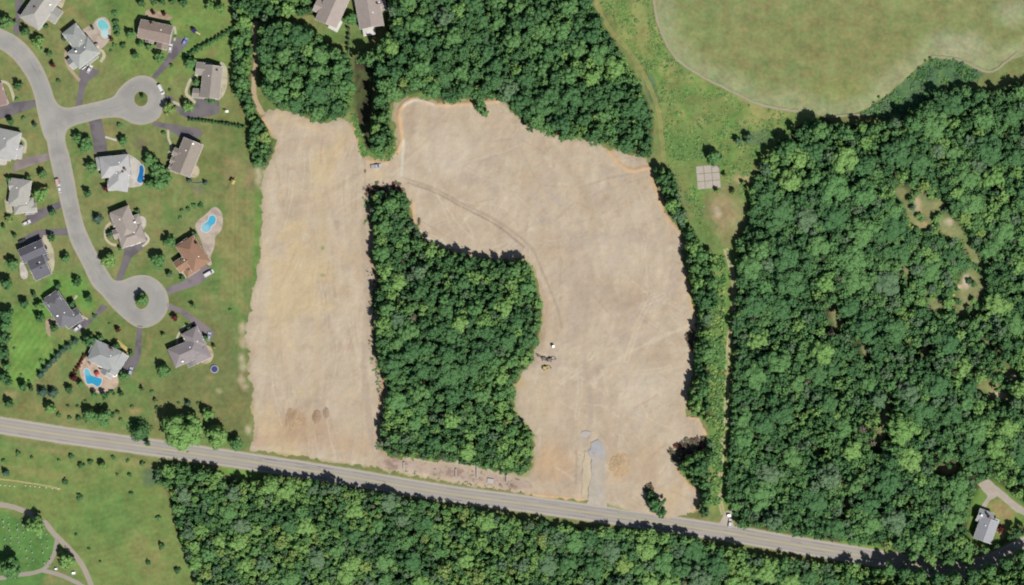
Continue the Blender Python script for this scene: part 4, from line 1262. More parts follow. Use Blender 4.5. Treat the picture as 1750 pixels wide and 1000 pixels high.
def vehicle(px, py, ang, style, rgb, label, name='parked_car', z=0.03, cat=None):
    c = CARS[style]
    key = (style, rgb)
    if key not in _carm:
        m = paint('car_paint_%d' % len(_carm), alb(*rgb) * 1.0, rough=.3, spec=.5)
        _carm[key] = (c['body'].mesh('body', m, False), c['cabin'].mesh('cabin_glass', PANE if style == 'car' else m), c['roof'].mesh('roof_panel', m), c['bed'].mesh('cargo_bed', KERB) if c['bed'] else None)
    t = empty(name, *W(px, py, 1), z, math.radians(ang))
    props(t, label, cat or style)
    b, g, r, bed = _carm[key]
    link(bpy.data.objects.new('body', b), t)
    link(bpy.data.objects.new('cabin', g), t)
    link(bpy.data.objects.new('roof_panel', r), t)
    if style != 'car':
        xw = {'van': .27, 'pickup': .19}[style] * c['L']
        zw = {'van': 1.5, 'pickup': 1.38}[style]
        MB().box(xw, 0, zw, .9, c['w'] * .76, .06, ry=math.radians(38)).build('windscreen', PANE, t)
        for sy in (-1, 1):
            MB().box(.1 * c['L'] if style == 'van' else 0, sy * c['w'] * .415, zw, 1.3, .05, .45).build('side_window', PANE, t)
    if bed:
        link(bpy.data.objects.new('cargo_bed', bed), t)
    for sx in (-1, 1):
        for sy in (-1, 1):
            w = link(bpy.data.objects.new('wheel', c['wheel']), t)
            w.location = (sx * c['L'] * .31, sy * (c['w'] / 2 - .1), .34)
            link(bpy.data.objects.new('rim', c['rim']), w)
    for sy in (-1, 1):
        h = MB().box(c['L'] * .485, sy * c['w'] * .34, .66, .12, .32, .14).build('headlight', LAMP, t)
        h = MB().box(-c['L'] * .492, sy * c['w'] * .36, .72, .08, .26, .16).build('tail_light', REDL, t)
    return t


WH, SILV, LBLUE, DARKC = (236, 236, 236), (196, 204, 214), (150, 166, 214), (60, 58, 72)
vehicle(275, 153, -65, 'van', WH, 'white van at the kerb of the northern turning circle', 'parked_van')
vehicle(153, 118, 60, 'car', WH, 'white car on the drive of the teal-pool house')
vehicle(291, 82, 80, 'car', WH, 'white car against the brown gabled house')
vehicle(316, 71, 60, 'car', LBLUE, 'light blue car at the head of the diagonal driveway')
vehicle(101.5, 322, 100, 'car', WH, 'white car at the kerb on the residential street')
vehicle(45, 381, 25, 'car', WH, 'white car on the drive west of the residential street')
vehicle(38, 412, 20, 'car', DARKC, 'dark car on the drive of the slate house')
vehicle(132, 561, 40, 'car', WH, 'white car on the drive by the conifer row')
vehicle(223, 635, 75, 'car', SILV, 'silver car on the drive of the angular-pool house')
vehicle(357, 575, 80, 'car', SILV, 'silver car on the drive near the trampoline')
vehicle(357, 467, 30, 'van', WH, 'white van on the drive of the brown-roofed house', 'parked_van')
vehicle(643, 284, 8, 'pickup', SILV, 'silver pickup on bare earth below the wooded tongue', 'pickup_truck', z=.5, cat='pickup')
vehicle(1248, 894, 80, 'car', WH, 'white car at the gravel mouth of the narrow track')


def portable_toilet(px, py, skin, label):
    t = empty('portable_toilet', *W(px, py, 2), .5, random.uniform(0, 3))
    props(t, label, 'portable toilet')
    MB().box(0, 0, 1.1, 1.25, 1.25, 2.1, taper=.97).build('cabin', skin, t)
    MB().box(0, 0, 2.22, 1.3, 1.3, .16, taper=.8).build('roof', TRIM, t)
    MB().box(.64, 0, 1.05, .04, .75, 1.8).build('door', GARAGE, t)


portable_toilet(905, 745, TRIM, 'white portable toilet on bare earth east of the central wood')
portable_toilet(945.5, 592, paint('cabin_cream', alb(232, 224, 200)), 'cream portable toilet on bare earth north of the excavators')
# small covered trailer on the street
t = empty('trailer', *W(98, 311, 1), .03, math.radians(100))
props(t, 'small pinkish covered trailer parked on the residential street', 'trailer')
MB().box(0, 0, 1.2, 3.0, 1.8, 1.5, taper=.94).build('box_body', paint('trailer_skin', alb(214, 178, 170)), t)
MB().tube([(1.4, 0, .5), (2.4, 0, .45)], [.06, .05], 6).build('drawbar', TYRE, t)
for s in (-1, 1):
    w = link(bpy.data.objects.new('wheel', CARS['car']['wheel']), t)
    w.location = (0, s * .98, .34)

# ------------------------------------------------------------------ earth movers
YEL, DKM, STEEL = paint('machine_yellow', alb(214, 186, 84), rough=.5), paint('machine_dark', (.035, .03, .03), rough=.7), paint('machine_steel', (.10, .085, .075), rough=.6)


def excavator(px, py, ang, swing, label, skin):
    t = empty('excavator', *W(px, py, 2), .45, math.radians(ang))
    t.scale = (.62, .62, .62)
    props(t, label, 'excavator')
    for s in (-1, 1):
        tr = MB()
        out = [(-2.0, .45), (-1.7, .05), (1.7, .05), (2.0, .45), (1.75, .85), (-1.75, .85)]
        v = [(x, s * 1.15 - .3, z) for x, z in out] + [(x, s * 1.15 + .3, z) for x, z in out]
        n = 6
        tr.add(v, [tuple(range(n)), tuple(range(n, 2 * n))[::-1]] + [(i, n + i, n + (i + 1) % n, (i + 1) % n) for i in range(n)])
        tr.build('track', DKM, t)
    MB().box(0, 0, .75, 2.0, 1.8, .5).build('undercarriage', STEEL, t)
    a = math.radians(swing)
    ca, sa = math.cos(a), math.sin(a)
    rot = lambda o: setattr(o, 'rotation_euler', (0, 0, a))
    h = MB().box(-.5, 0, 1.55, 3.2, 2.5, 1.0, taper=.96).build('engine_house', skin, t)
    rot(h)
    cw = MB().box(-2.1, 0, 1.5, .7, 2.4, 1.1, taper=.9).build('counterweight', DKM, t)
    rot(cw)
    cb = MB().box(.6, .75, 2.55, 1.5, .95, 1.5, taper=.88).build('cab', skin, t)
    rot(cb)
    gl = MB().box(.64, .75, 2.62, 1.46, 1.0, .9, taper=.88).build('cab_glass', PANE, cb)
    bo = MB().tube([(.9, -.2, 1.7), (2.2, -.2, 3.8), (3.6, -.2, 4.4), (5.2, -.2, 3.9)], [.28, .34, .3, .2], 6).build('boom', skin, t)
    rot(bo)
    st = MB().tube([(5.0, -.2, 4.2), (5.3, -.2, 3.4), (4.9, -.2, 1.2)], [.16, .22, .14], 6).build('stick', skin, t)
    rot(st)
    bk = MB().add([(4.5, -.7, 1.2), (5.2, -.7, 1.3), (4.9, -.7, .2), (4.2, -.7, .3), (4.5, .3, 1.2), (5.2, .3, 1.3), (4.9, .3, .2), (4.2, .3, .3)], [(0, 1, 2, 3), (7, 6, 5, 4), (0, 4, 5, 1), (1, 5, 6, 2), (2, 6, 7, 3)]).build('bucket', STEEL, t)
    rot(bk)
    return t


excavator(932, 629, 20, -20, 'yellow excavator parked on the bare earth below two darker ones', YEL)
excavator(929, 613, 100, 60, 'western dark excavator of the pair above the yellow one', STEEL)
excavator(940, 615, 80, -70, 'eastern dark excavator of the pair above the yellow one', STEEL)


# ------------------------------------------------------------------ soil heaps
def heap(px, py, rx, ry, h, rgb, label, seed):
    n, m = 26, 9
    x0, y0 = W(px, py, 1)
    vs, fs = [(0, 0, h)], []
    for i in range(1, m + 1):
        f = i / m
        for j in range(n):
            a = 6.28319 * j / n
            k = 1 + .35 * (float(fbm(np.array([math.cos(a) * 2 + 5]), np.array([math.sin(a) * 2 + f]), 1.0, seed)[0]) - .5)
            z = h * (1 - f) ** 1.1 + (float(fbm(np.array([f * 5 + j * .7]), np.array([a * 2.0]), 1.0, seed + 3)[0]) - .5) * h * .6 * (f < .95)
            vs.append((rx * S * f * k * math.cos(a), ry * S * f * k * math.sin(a), max(z, -.1) if f < .99 else -.4))
    fs += [(0, 1 + j, 1 + (j + 1) % n) for j in range(n)]
    for i in range(m - 1):
        for j in range(n):
            a, b = 1 + i * n + j, 1 + i * n + (j + 1) % n
            fs.append((a, a + n, b + n, b))
    me = new_mesh('soil_heap', vs, fs, SOIL)
    c = np.tile(alb(*rgb), (len(vs), 1))
    set_tone(me, c * rng.uniform(.85, 1.12, (len(vs), 1)))
    o = link(bpy.data.objects.new('soil_heap', me))
    o.location = (x0, y0, .3)
    props(o, label, 'soil heap')


heap(502, 716, 17, 21, .9, (190, 164, 134), 'broad tan-brown soil heap on the western arm of the cleared field', 5)
heap(541, 713, 9, 13, .7, (174, 150, 128), 'small dark brown soil heap beside the broad western heap', 9)
heap(557, 706, 6, 11, .5, (178, 156, 134), 'narrow brown soil heap east of the small dark one', 12)
heap(1058, 796, 19, 24, 1.0, (198, 172, 138), 'large tan soil heap east of the gravel site entrance', 15)
heap(716, 378, 3, 8, .8, (130, 114, 98), 'dark narrow soil ridge beside the north tip of the central wood', 18)
heap(624, 292, 3, 5, .6, (150, 130, 110), 'tiny brown soil heap west of the silver pickup', 21)

# ------------------------------------------------------------------ yard things
NAVY, PALE, WOODM = paint('mat_navy', alb(70, 70, 130) * .8), paint('rim_pale', alb(190, 190, 214)), paint('play_wood', alb(206, 184, 120))
t = empty('trampoline', *W(366.5, 631, .8))
props(t, 'round navy trampoline on the lawn near the mauve-grey house', 'trampoline')
MB().prism(circle(0, 0, 1.65, 24), .80, .83).build('jumping_mat', NAVY, t)
rg = MB()
oc, ic = circle(0, 0, 2.05, 24), circle(0, 0, 1.66, 24)
for i in range(24):
    j = (i + 1) % 24
    rg.add([(*oc[i], .86), (*oc[j], .86), (*ic[j], .86), (*ic[i], .86), (*oc[i], .78), (*oc[j], .78), (*ic[j], .78), (*ic[i], .78)], [(0, 1, 2, 3), (7, 6, 5, 4), (0, 4, 5, 1), (2, 6, 7, 3)])
rg.build('rim_pad', PALE, t)
for i in range(6):
    x, y = oc[i * 4]
    MB().tube([(x * .95, y * .95, 0), (x * .95, y * .95, .8)], [.04, .04], 6).build('leg', RIM, t)


def playset(px, py, ang, label, roofc):
    t = empty('play_set', *W(px, py, 2), 0, math.radians(ang))
    props(t, label, 'play set')
    for x in (-.8, .8):
        for y in (-.8, .8):
            MB().tube([(x, y, 0), (x, y, 2.6)], [.07, .07], 6).build('post', WOODM, t)
    MB().box(0, 0, 1.3, 1.8, 1.8, .1).build('platform', WOODM, t)
    rb, _ = roof_block(1.9, 1.9, 2.55, .8, 'gable', .15)
    rb.build('roof', roofc, t)
    MB().add([(.9, -.3, 1.35), (.9, .3, 1.35), (3.3, .3, .12), (3.3, -.3, .12), (.9, -.3, 1.28), (.9, .3, 1.28), (3.3, .3, .05), (3.3, -.3, .05)], [(0, 3, 2, 1), (4, 5, 6, 7), (0, 4, 7, 3), (1, 2, 6, 5), (0, 1, 5, 4), (3, 7, 6, 2)]).build('slide', WOODM, t)
    MB().tube([(-.8, 0, 2.3), (-4.2, 0, 2.3)], [.07, .07], 6).build('swing_beam', WOODM, t)
    for s in (-1, 1):
        MB().tube([(-4.2, 0, 2.3), (-4.5, s * 1.1, 0)], [.06, .06], 6).build('swing_leg', WOODM, t)
    for x in (-2, -3.2):
        MB().tube([(x, 0, 2.28), (x, 0, .6)], [.015, .015], 4).box(x, 0, .55, .2, .5, .05).build('swing', TYRE, t)
    return t


playset(398, 311, 62, 'yellow wooden play set alone on the lawn west of the cleared field', WOODM)
playset(332, 53, -30, 'play set with dark roof on the lawn east of the gabled house', NAVY)
t = empty('basketball_hoop', *W(387, 190, 2))
props(t, 'white basketball hoop on the lawn above the clipped hedge', 'basketball hoop')
MB().tube([(0, 0, 0), (0, 0, 3.0), (0, -.5, 3.3)], [.08, .08, .06], 6).build('pole', TRIM, t)
MB().box(0, -.6, 3.4, 1.8, .06, 1.1).build('backboard', TRIM, t)
MB().box(0, 0, .15, 1.6, 1.2, .3, taper=.8).build('base', TRIM, t)
MB().tube([(0.23 * math.cos(a * .785), -.95 + .23 * math.sin(a * .785), 3.05) for a in range(9)], [.02] * 9, 4).build('ring', REDL, t)


def parasol(px, py, mat, label):
    t = empty('parasol', *W(px, py, 2.4), .07)
    props(t, label, 'parasol')
    o = circle(0, 0, 1.4, 8)
    m = MB()
    m.add([(0, 0, 2.7)] + [(x, y, 2.15) for x, y in o] + [(0, 0, 2.62)] + [(x, y, 2.1) for x, y in o], [(0, 1 + i, 1 + (i + 1) % 8) for i in range(8)] + [(9, 10 + (i + 1) % 8, 10 + i) for i in range(8)] + [(1 + i, 10 + i, 10 + (i + 1) % 8, 1 + (i + 1) % 8) for i in range(8)])
    m.build('canopy', mat, t)
    MB().tube([(0, 0, 0), (0, 0, 2.65)], [.03, .03], 6).build('pole', RIM, t)
    MB().tube([(0, 0, 0), (0, 0, .1)], [.35, .3], 10).build('base', DKM, t)


parasol(166, 640, paint('parasol_red', alb(206, 96, 92)), 'red parasol beside the angular pool')
parasol(155, 620, paint('parasol_rust', alb(168, 130, 120)), 'faded brown parasol north of the angular pool')
parasol(165, 79, paint('parasol_sand', alb(206, 186, 176)), 'sand-coloured parasol on the terrace of the teal pool')
parasol(196, 640, TRIM, 'white parasol at the terrace corner of the angular-pool house')

# headstones, monuments and marker posts of the cemetery
HSTONE = surface('headstone_granite', alb(206, 204, 198), var=.15)
hm = MB().prism([(-.45, -.15), (.45, -.15), (.45, .15), (-.45, .15)], 0, .2)
hm.add([(-.36, -.09, .2), (.36, -.09, .2), (.36, -.09, .9), (.18, -.09, 1.05), (-.18, -.09, 1.05), (-.36, -.09, .9), (-.36, .09, .2), (.36, .09, .2), (.36, .09, .9), (.18, .09, 1.05), (-.18, .09, 1.05), (-.36, .09, .9)],
       [(0, 1, 2, 3, 4, 5), (11, 10, 9, 8, 7, 6), (1, 7, 8, 2), (2, 8, 9, 3), (3, 9, 10, 4), (4, 10, 11, 5), (5, 11, 6, 0)])
HS = hm.mesh('headstone', HSTONE)
hs = []
for cx_ in (5, 14, 28, 38, 48, 66, 76):
    for k in range(9):
        y = 884 + k * 11 + random.uniform(-2, 2) + (cx_ % 7)
        x = cx_ + random.uniform(-1.2, 1.2) + (y - 884) * .12
        if y > 972 or random.random() < .22 or math.hypot(x - 60, y - 898) < 19 or math.hypot(x - 18, y - 970) < 22 or math.hypot(x - 90, y - 945) < 10:
            continue
        hs.append(dict(px=x, py=y, desc='pale headstone'))
for q in hs:
    o = link(bpy.data.objects.new('headstone', HS))
    o.location = (*W(q['px'], q['py']), 0)
    o.rotation_euler = (0, 0, math.radians(90 + random.uniform(-6, 6)))
    s = random.uniform(.85, 1.4)
    o.scale = (s, s, s)
    q['o'] = o
cols = {}
for q in hs:
    cols.setdefault(round((q['px'] - (q['py'] - 884) * .12)), []).append(q)
hs.sort(key=lambda q: q['py'])
for q in hs:
    props(q['o'], None, 'headstone', 'headstones in rows on the cemetery lawn')
for (x, y, s, lab) in [(126, 979, 2.2, 'white monument between the two cemetery lanes'), (96, 972, 1.6, 'small white monument beside the lane-side cemetery tree')]:
    t = empty('monument', *W(x, y))
    props(t, lab, 'monument')
    MB().box(0, 0, .2, s, s * .8, .4).build('plinth', HSTONE, t)
    MB().box(0, 0, .9, s * .7, s * .45, 1.0, taper=.85).build('tablet', TRIM, t)
for k, x in enumerate((1, 9, 17, 25, 44, 52, 60, 68, 79, 90, 100)):
    y = 829 + x * .09 if x < 30 else 828.5 + (x - 30) * .1
    t = empty('marker_post', *W(x, y))
    nth = ['first', 'second', 'third', 'fourth', 'fifth', 'sixth', 'seventh', 'eighth', 'ninth', 'tenth', 'eleventh'][k]
    props(t, 'white marker post along the worn footpath, %s from the west' % nth, 'post', 'marker posts along the footpath')
    MB().box(0, 0, .35, .22, .22, .7, taper=.85).build('post', TRIM, t)
    MB().box(0, 0, .72, .34, .3, .06).build('cap', TRIM, t)

# pipes laid out and concrete blocks in the brush strip above the road
PIPE = surface('pipe_concrete', alb(198, 192, 190), var=.1)
for (x, y, ln, nm) in [(690, 795, 3.2, 'westernmost'), (779, 808, 4.2, 'second from west'), (815, 806, 6.2, 'longest'), (866, 818, 4.0, 'easternmost')]:
    t = empty('concrete_pipe', *W(x, y), .75)
    props(t, 'pale concrete pipe lying in the brush strip above the road, %s' % nm, 'pipe')
    m = MB()
    oc, ic = circle(0, 0, .42, 14), circle(0, 0, .34, 14)
    for i in range(14):
        j = (i + 1) % 14
        m.add([(oc[i][0], -ln / 2, oc[i][1]), (oc[j][0], -ln / 2, oc[j][1]), (oc[j][0], ln / 2, oc[j][1]), (oc[i][0], ln / 2, oc[i][1]), (ic[i][0], -ln / 2, ic[i][1]), (ic[j][0], -ln / 2, ic[j][1]), (ic[j][0], ln / 2, ic[j][1]), (ic[i][0], ln / 2, ic[i][1])],
              [(0, 1, 2, 3), (7, 6, 5, 4), (0, 4, 5, 1), (2, 6, 7, 3)])
    m.build('barrel', PIPE, t)
    MB().tube([(0, ln / 2 - .3, 0), (0, ln / 2, 0)], [.5, .5], 14, cap=False).build('socket', PIPE, t)
t = empty('culvert_slab', *W(838, 822), .35, math.radians(-8))
props(t, 'pale concrete culvert slab in the brush strip above the road', 'culvert slab')
MB().box(0, 0, .2, 3.4, 2.6, .4, taper=.95).build('slab', PIPE, t)
MB().box(0, 1.1, .55, 3.2, .3, .3).build('headwall', PIPE, t)
# two white boxes of the utility station at the track mouth
t = empty('utility_cabinet', *W(1246, 881, 1))
props(t, 'white utility cabinet on the gravel mouth of the narrow track', 'cabinet')
MB().box(0, 0, .8, 1.6, 1.0, 1.6).build('case', TRIM, t)
MB().box(0, 0, 1.65, 1.75, 1.15, .1).build('lid', TRIM, t)
# curved low retaining wall behind the house under the hedge: separate blocks
t = empty('retaining_wall', *W(337, 313))
props(t, 'low curved stone retaining wall on the lawn below the tan-grey house', 'wall')
rw = smooth_line([(322, 306), (326, 312), (335, 314), (345, 313), (352, 309)], 2.4)
bm_ = MB().box(0, 0, .35, .7, .5, .7, taper=.92).mesh('block', surface('wall_stone', alb(150, 156, 158), var=.2))
for i, p in enumerate(rw):
    o = link(bpy.data.objects.new('block', bm_), t)
    x, y = W(*p)
    q = rw[min(i + 1, len(rw) - 1)]
    r_ = rw[max(i - 1, 0)]
    o.location = (x - t.location.x, y - t.location.y, random.uniform(-.04, .03))
    o.rotation_euler = (0, 0, math.atan2(-(q[1] - r_[1]), q[0] - r_[0]))


# ------------------------------------------------------------------ foliage
def ball(n):
    """unit ball as quads, n x n per cube face"""
    out = []
    t = np.linspace(-1, 1, n + 1)
    for ax in range(3):
        for sg in (-1, 1):
            for i in range(n):
                for j in range(n):
                    q = []
                    for (a, b) in ((t[i], t[j]), (t[i + 1], t[j]), (t[i + 1], t[j + 1]), (t[i], t[j + 1])):
                        p = np.zeros(3)
                        p[ax], p[(ax + 1) % 3], p[(ax + 2) % 3] = sg, a * sg, b
                        q.append(p / np.linalg.norm(p))
                    out.append(q)
    return np.array(out)


BALLS = {1: ball(1), 2: ball(2)}


def crown_arrays(seed, R, Hc, leaf, dens=1.0, kind='round', core=2):
    """leaf sprays over the lobes of a crown; returns quads (n,4,3) and a value per spray. Crown base at z = 0."""
    g = np.random.default_rng(seed)
    if kind == 'cone':
        n = int(dens * 260 * max(.5, (R / 2.0)) ** 1.6)
        t = g.random(n) ** .62                     # 0 top .. 1 bottom
        a = g.random(n) * 6.28319
        wob = 1 + .22 * np.sin(a * 5 + t * 17) + .12 * g.normal(size=n)
        rr = R * t * wob
        c = np.column_stack([rr * np.cos(a), rr * np.sin(a), Hc * (1 - t) + g.normal(size=n) * .15])
        nrm = np.column_stack([np.cos(a), np.sin(a), np.full(n, .75)])
        aa = np.linspace(0, 6.28319, 10)
        prof = [(0.05, .98), (.34, .66), (.62, .34), (.86, .04)]
        C = [[[prof[b][0] * R * math.cos(u), prof[b][0] * R * math.sin(u), prof[b][1] * Hc] for (b, u) in ((p + 1, aa[j]), (p + 1, aa[j + 1]), (p, aa[j + 1]), (p, aa[j]))] for p in range(3) for j in range(9)]
        cores = np.array(C)
    else:
        k = int(np.clip(13 + R * 3.6, 13, 42))
        i = np.arange(k)
        rad = R * .70 * np.sqrt((i + .5) / k)
        ang = i * 2.39996 + g.random(k) * .8 + g.random() * 6
        lr = R * g.uniform(.15, .36, k) * (1.12 if R < 2 else 1.0)
        ph = g.random() * 6.28
        lc = np.column_stack([rad * np.cos(ang) * g.uniform(.7, 1.25, k) * (1 + .18 * np.cos(ang - ph)), rad * np.sin(ang) * g.uniform(.7, 1.25, k) * (1 - .12 * np.cos(ang - ph)), Hc * (.16 + .54 * (1 - (rad / (R * .80)) ** 2).clip(0, 1)) + g.normal(size=k) * Hc * .11])
        bl = BALLS[core]
        cores = []
        for b in range(k):
            rz = g.random() * 6.28
            m = np.array([[math.cos(rz), -math.sin(rz), 0], [math.sin(rz), math.cos(rz), 0], [0, 0, 1]])
            cores.append((bl.reshape(-1, 3) @ m.T * lr[b] * np.array([.86, .86, .76]) + lc[b]).reshape(-1, 4, 3))
        cores = np.concatenate(cores)
        cores[..., 2] = np.maximum(cores[..., 2], .0)
        n = int(dens * 11.0 * R * R / (leaf * leaf) * .42)
        w = lr ** 2
        which = g.choice(k, n, p=w / w.sum())
        d = g.normal(size=(n, 3))
        d /= np.linalg.norm(d, axis=1)[:, None]
        d[:, 2] = np.where(d[:, 2] < -.25, -d[:, 2], d[:, 2])
        c = lc[which] + d * (lr[which] * g.uniform(.82, 1.22, n))[:, None] * np.array([1, 1, .85])
        c[:, 2] = np.maximum(c[:, 2], .02 * Hc)
        nrm = d * .8 + .5 * np.column_stack([c[:, 0] / R, c[:, 1] / R, np.full(n, .9)])
    nrm = nrm + g.normal(size=nrm.shape) * .36
    nrm /= np.linalg.norm(nrm, axis=1)[:, None]
    up = g.normal(size=nrm.shape)
    u = np.cross(nrm, up)
    u /= np.linalg.norm(u, axis=1)[:, None] + 1e-9
    v = np.cross(nrm, u)
    s1 = leaf * g.uniform(.55, 1.25, n)[:, None] * .62
    s2 = leaf * g.uniform(.55, 1.25, n)[:, None] * .62
    q = np.stack([c - u * s1 - v * s2 * .5, c + u * s1 * .6 - v * s2, c + u * s1 + v * s2 * .6, c - u * s1 * .5 + v * s2], 1)
    return np.concatenate([q, cores]), np.concatenate([g.random(n), g.uniform(.35, .65, len(cores))])


def quads_mesh(name, Q, spray, mats, midx=None, tint=None):
    n = len(Q)
    me = bpy.data.meshes.new(name)
    me.vertices.add(n * 4)
    me.vertices.foreach_set('co', Q.reshape(-1).astype(np.float32))
    me.loops.add(n * 4)
    me.loops.foreach_set('vertex_index', np.arange(n * 4, dtype=np.int32))
    me.polygons.add(n)
    me.polygons.foreach_set('loop_start', np.arange(0, n * 4, 4, dtype=np.int32))
    for m in mats:
        me.materials.append(m)
    if midx is not None:
        me.polygons.foreach_set('material_index', midx.astype(np.int32))
    me.update(calc_edges=True)
    a = me.attributes.new('spray', 'FLOAT', 'FACE')
    a.data.foreach_set('value', spray.astype(np.float32))
    if tint is not None:
        a = me.attributes.new('tint', 'FLOAT', 'FACE')
        a.data.foreach_set('value', tint.astype(np.float32))
    return me


_crowns, _trunks = {}, {}
CROWN_R = (1.0, 1.6, 2.4, 3.4, 4.6, 6.0, 8.0)


def crown_mesh(tone, R, var, kind='round'):
    R0 = min(CROWN_R, key=lambda r: abs(math.log(r / R)))
    key = (tone, R0, var, kind)
    if key not in _crowns:
        leaf = {1.0: .34, 1.6: .42, 2.4: .52}.get(R0, .66)
        Hc = R0 * 1.35 if kind == 'round' else R0 * 3.0
        q, s = crown_arrays(int(R0 * 100) + var * 1001 + (7 if kind == 'cone' else 0), R0, Hc, leaf, 1.0, kind)
        _crowns[key] = (quads_mesh('crown', q, s, [LEAF[tone]]), R0)
    return _crowns[key]


def trunk_mesh(var):
    if var not in _trunks:
        g = random.Random(var)
        m = MB()
        m.tube([(0, 0, -.1), (g.uniform(-.01, .01), 0, .45), (g.uniform(-.03, .03), g.uniform(-.03, .03), .78), (0, 0, 1.05)], [.034, .024, .016, .007], 7)
        for k in range(4):
            a = k * 1.6 + g.random()
            z = .45 + .09 * k
            m.tube([(0, 0, z), (.12 * math.cos(a), .12 * math.sin(a), z + .1), (.22 * math.cos(a), .22 * math.sin(a), z + .24)], [.013, .009, .004], 5)
        _trunks[var] = m.mesh('trunk', BARK)
    return _trunks[var]


def tree(name, px, py, r, tone, h, label, cat, group=None, kind='round', base=.28):
    """r in plan units; h total height in metres"""
    R = r * S
    x, y = W(px, py, h * .7)
    t = empty(name, x, y, 0, random.uniform(0, 6.28))
    props(t, label, cat, group)
    var = random.randrange(3)
    me, R0 = crown_mesh(tone, R, var, kind)
    c = link(bpy.data.objects.new('crown', me), t)
    hc = h * (1 - base)
    H0 = R0 * 1.35 if kind == 'round' else R0 * 3.0
    zs = hc / (H0 * (.92 if kind == 'round' else 1.0))
    c.scale = (R / R0, R / R0, zs)
    c.location = (0, 0, h * base - .0)
    k = link(bpy.data.objects.new('trunk', trunk_mesh(var)), t)
    k.scale = (h * .8, h * .8, h * .8)
    return t


def ordinal(i):
    w = ['nearest', 'second nearest', 'third nearest', 'fourth nearest', 'fifth nearest', 'sixth nearest', 'seventh nearest', 'eighth nearest', 'ninth nearest', 'tenth nearest', 'eleventh nearest', 'twelfth nearest']
    if i < len(w):
        return w[i]
    t = ['thirteenth', 'fourteenth', 'fifteenth', 'sixteenth', 'seventeenth', 'eighteenth', 'nineteenth', 'twentieth']
    if i - 12 < len(t):
        return t[i - 12] + ' nearest'
    n = i + 1
    u = ['', '-first', '-second', '-third', '-fourth', '-fifth', '-sixth', '-seventh', '-eighth', '-ninth'][n % 10]
    if not u:
        return ['', '', '', 'thirtieth', 'fortieth', 'fiftieth'][n // 10] + ' nearest'
    return ['', '', 'twenty', 'thirty', 'forty', 'fifty'][n // 10] + u + ' nearest'


YARD_MARKS = [('house at the frame corner', 72, 12), ('house with the teal pool', 140, 85), ('brown gabled house', 265, 58), ('house with the white terrace', 358, 138), ('house under the long hedge', 318, 268), ('pale house with the blue pool', 200, 292),
              ('pale house by the trailer', 36, 335), ('white-roofed house', 14, 248), ('pink-brown house', 2, 165), ('taupe house', 216, 390), ('brown-roofed house', 330, 435), ('dark slate house', 60, 446), ('house by the conifer row', 106, 532), ('house with the angular pool', 184, 612),
              ('house near the trampoline', 324, 600), ('northern turning circle', 241, 169), ('southern turning circle', 242, 514), ('west end of the country road', 30, 728), ('big pale roadside tree', 310, 740), ('cemetery lane junction', 94, 925), ('worn meadow footpath', 60, 828), ('south-western meadow centre', 200, 880), ('wood edge of the meadow', 300, 930), ('egg-shaped pool deck', 360, 380), ('twin houses in the north wood', 598, 20)]
WOOD_MARKS = [('yellow excavator', 930, 628), ('gravel site entrance', 1018, 800), ('concrete pad', 1212, 302), ('twin houses', 598, 20), ('lone tree by the road', 1122, 862), ('north tip of the central wood', 668, 330), ('ditch of the crop field', 1560, 150), ('house in the eastern wood', 1686, 900),
              ('two brown soil heaps', 525, 715), ('largest sandy clearing', 1654, 495), ('forked sandy clearing', 1585, 370), ('silver pickup on the earth', 643, 286), ('mouth of the narrow track', 1245, 888), ('strip of grass below the road', 415, 808), ('cemetery meadow edge', 300, 900), ('dirt lane', 436, 110), ('west end of the northern field edge', 700, 165),
              ('field trail bend', 1100, 140), ('small oval clearing', 1430, 546), ('long narrow clearing', 1512, 722), ('bright verge of the road', 1480, 936), ('pinkish clearing', 1704, 672), ('road bend in the east', 1600, 975), ('western corner of the eastern wood', 1262, 430), ('lone meadow tree', 1222, 268), ('south end of the central wood', 780, 792), ('bottom of the country road wood', 900, 990), ('small tan clearing', 1622, 802), ('east point of the central wood', 925, 540), ('crop field track end', 1365, 191)]


def rank_labels(items, marks, fmt, noun):
    """items: dicts with px, py, desc. Gives each a label by how near it is to its nearest mark among the look-alikes."""
    for it in items:
        d = [math.hypot(it['px'] - m[1], it['py'] - m[2]) for m in marks]
        it['mark'] = int(np.argmin(d))
        it['d'] = min(d)
    buckets = {}
    for it in items:
        buckets.setdefault((it['desc'], it['mark']), []).append(it)
    for (desc, mk), b in buckets.items():
        b.sort(key=lambda q: q['d'])
        for i, it in enumerate(b):
            it['label'] = fmt % (desc, ordinal(i) if len(b) > 1 else 'nearest', marks[mk][0])
            it['rank'] = i


# ------------------------------------------------------------------ woods: large crowns one by one, the rest as one canopy
# zone: polygon, crown radii of the passes (plan units), height per radius, tone weights (dark, mid, bright, grey, yellow, dead), name
ZONES = [
    (CENTRAL, (18, 11.5, 7), 13.0, (.26, .34, .26, .11, .02, .01), 'central wood'),
    (NORTH_W, (20, 14, 9), 18.0, (.50, .46, .04, .0, .0, .0), 'north wood'),
    (NORTH_M, (19, 13, 8), 17.0, (.48, .38, .10, .03, .01, .0), 'north wood'),
    (PENINSULA, (13, 9, 6), 14.0, (.25, .5, .25, .0, .0, .0), 'wooded tongue'),
    (HEDGE_W, (14, 10, 7), 11.5, (.28, .40, .28, .02, .02, .0), 'western hedge'),
    (EAST_STRIP, (14, 10, 6.5), 12.5, (.26, .38, .26, .08, .02, .0), 'field hedge'),
    (EAST, (22, 12, 7.5), 13.0, (.46, .36, .10, .08, .005, .01), 'eastern wood'),
    (SOUTH, (18, 9.5, 6), 10.5, (.12, .26, .40, .13, .08, .01), 'south wood'),
]
CELL = 24.0
cells = {}
cands = []


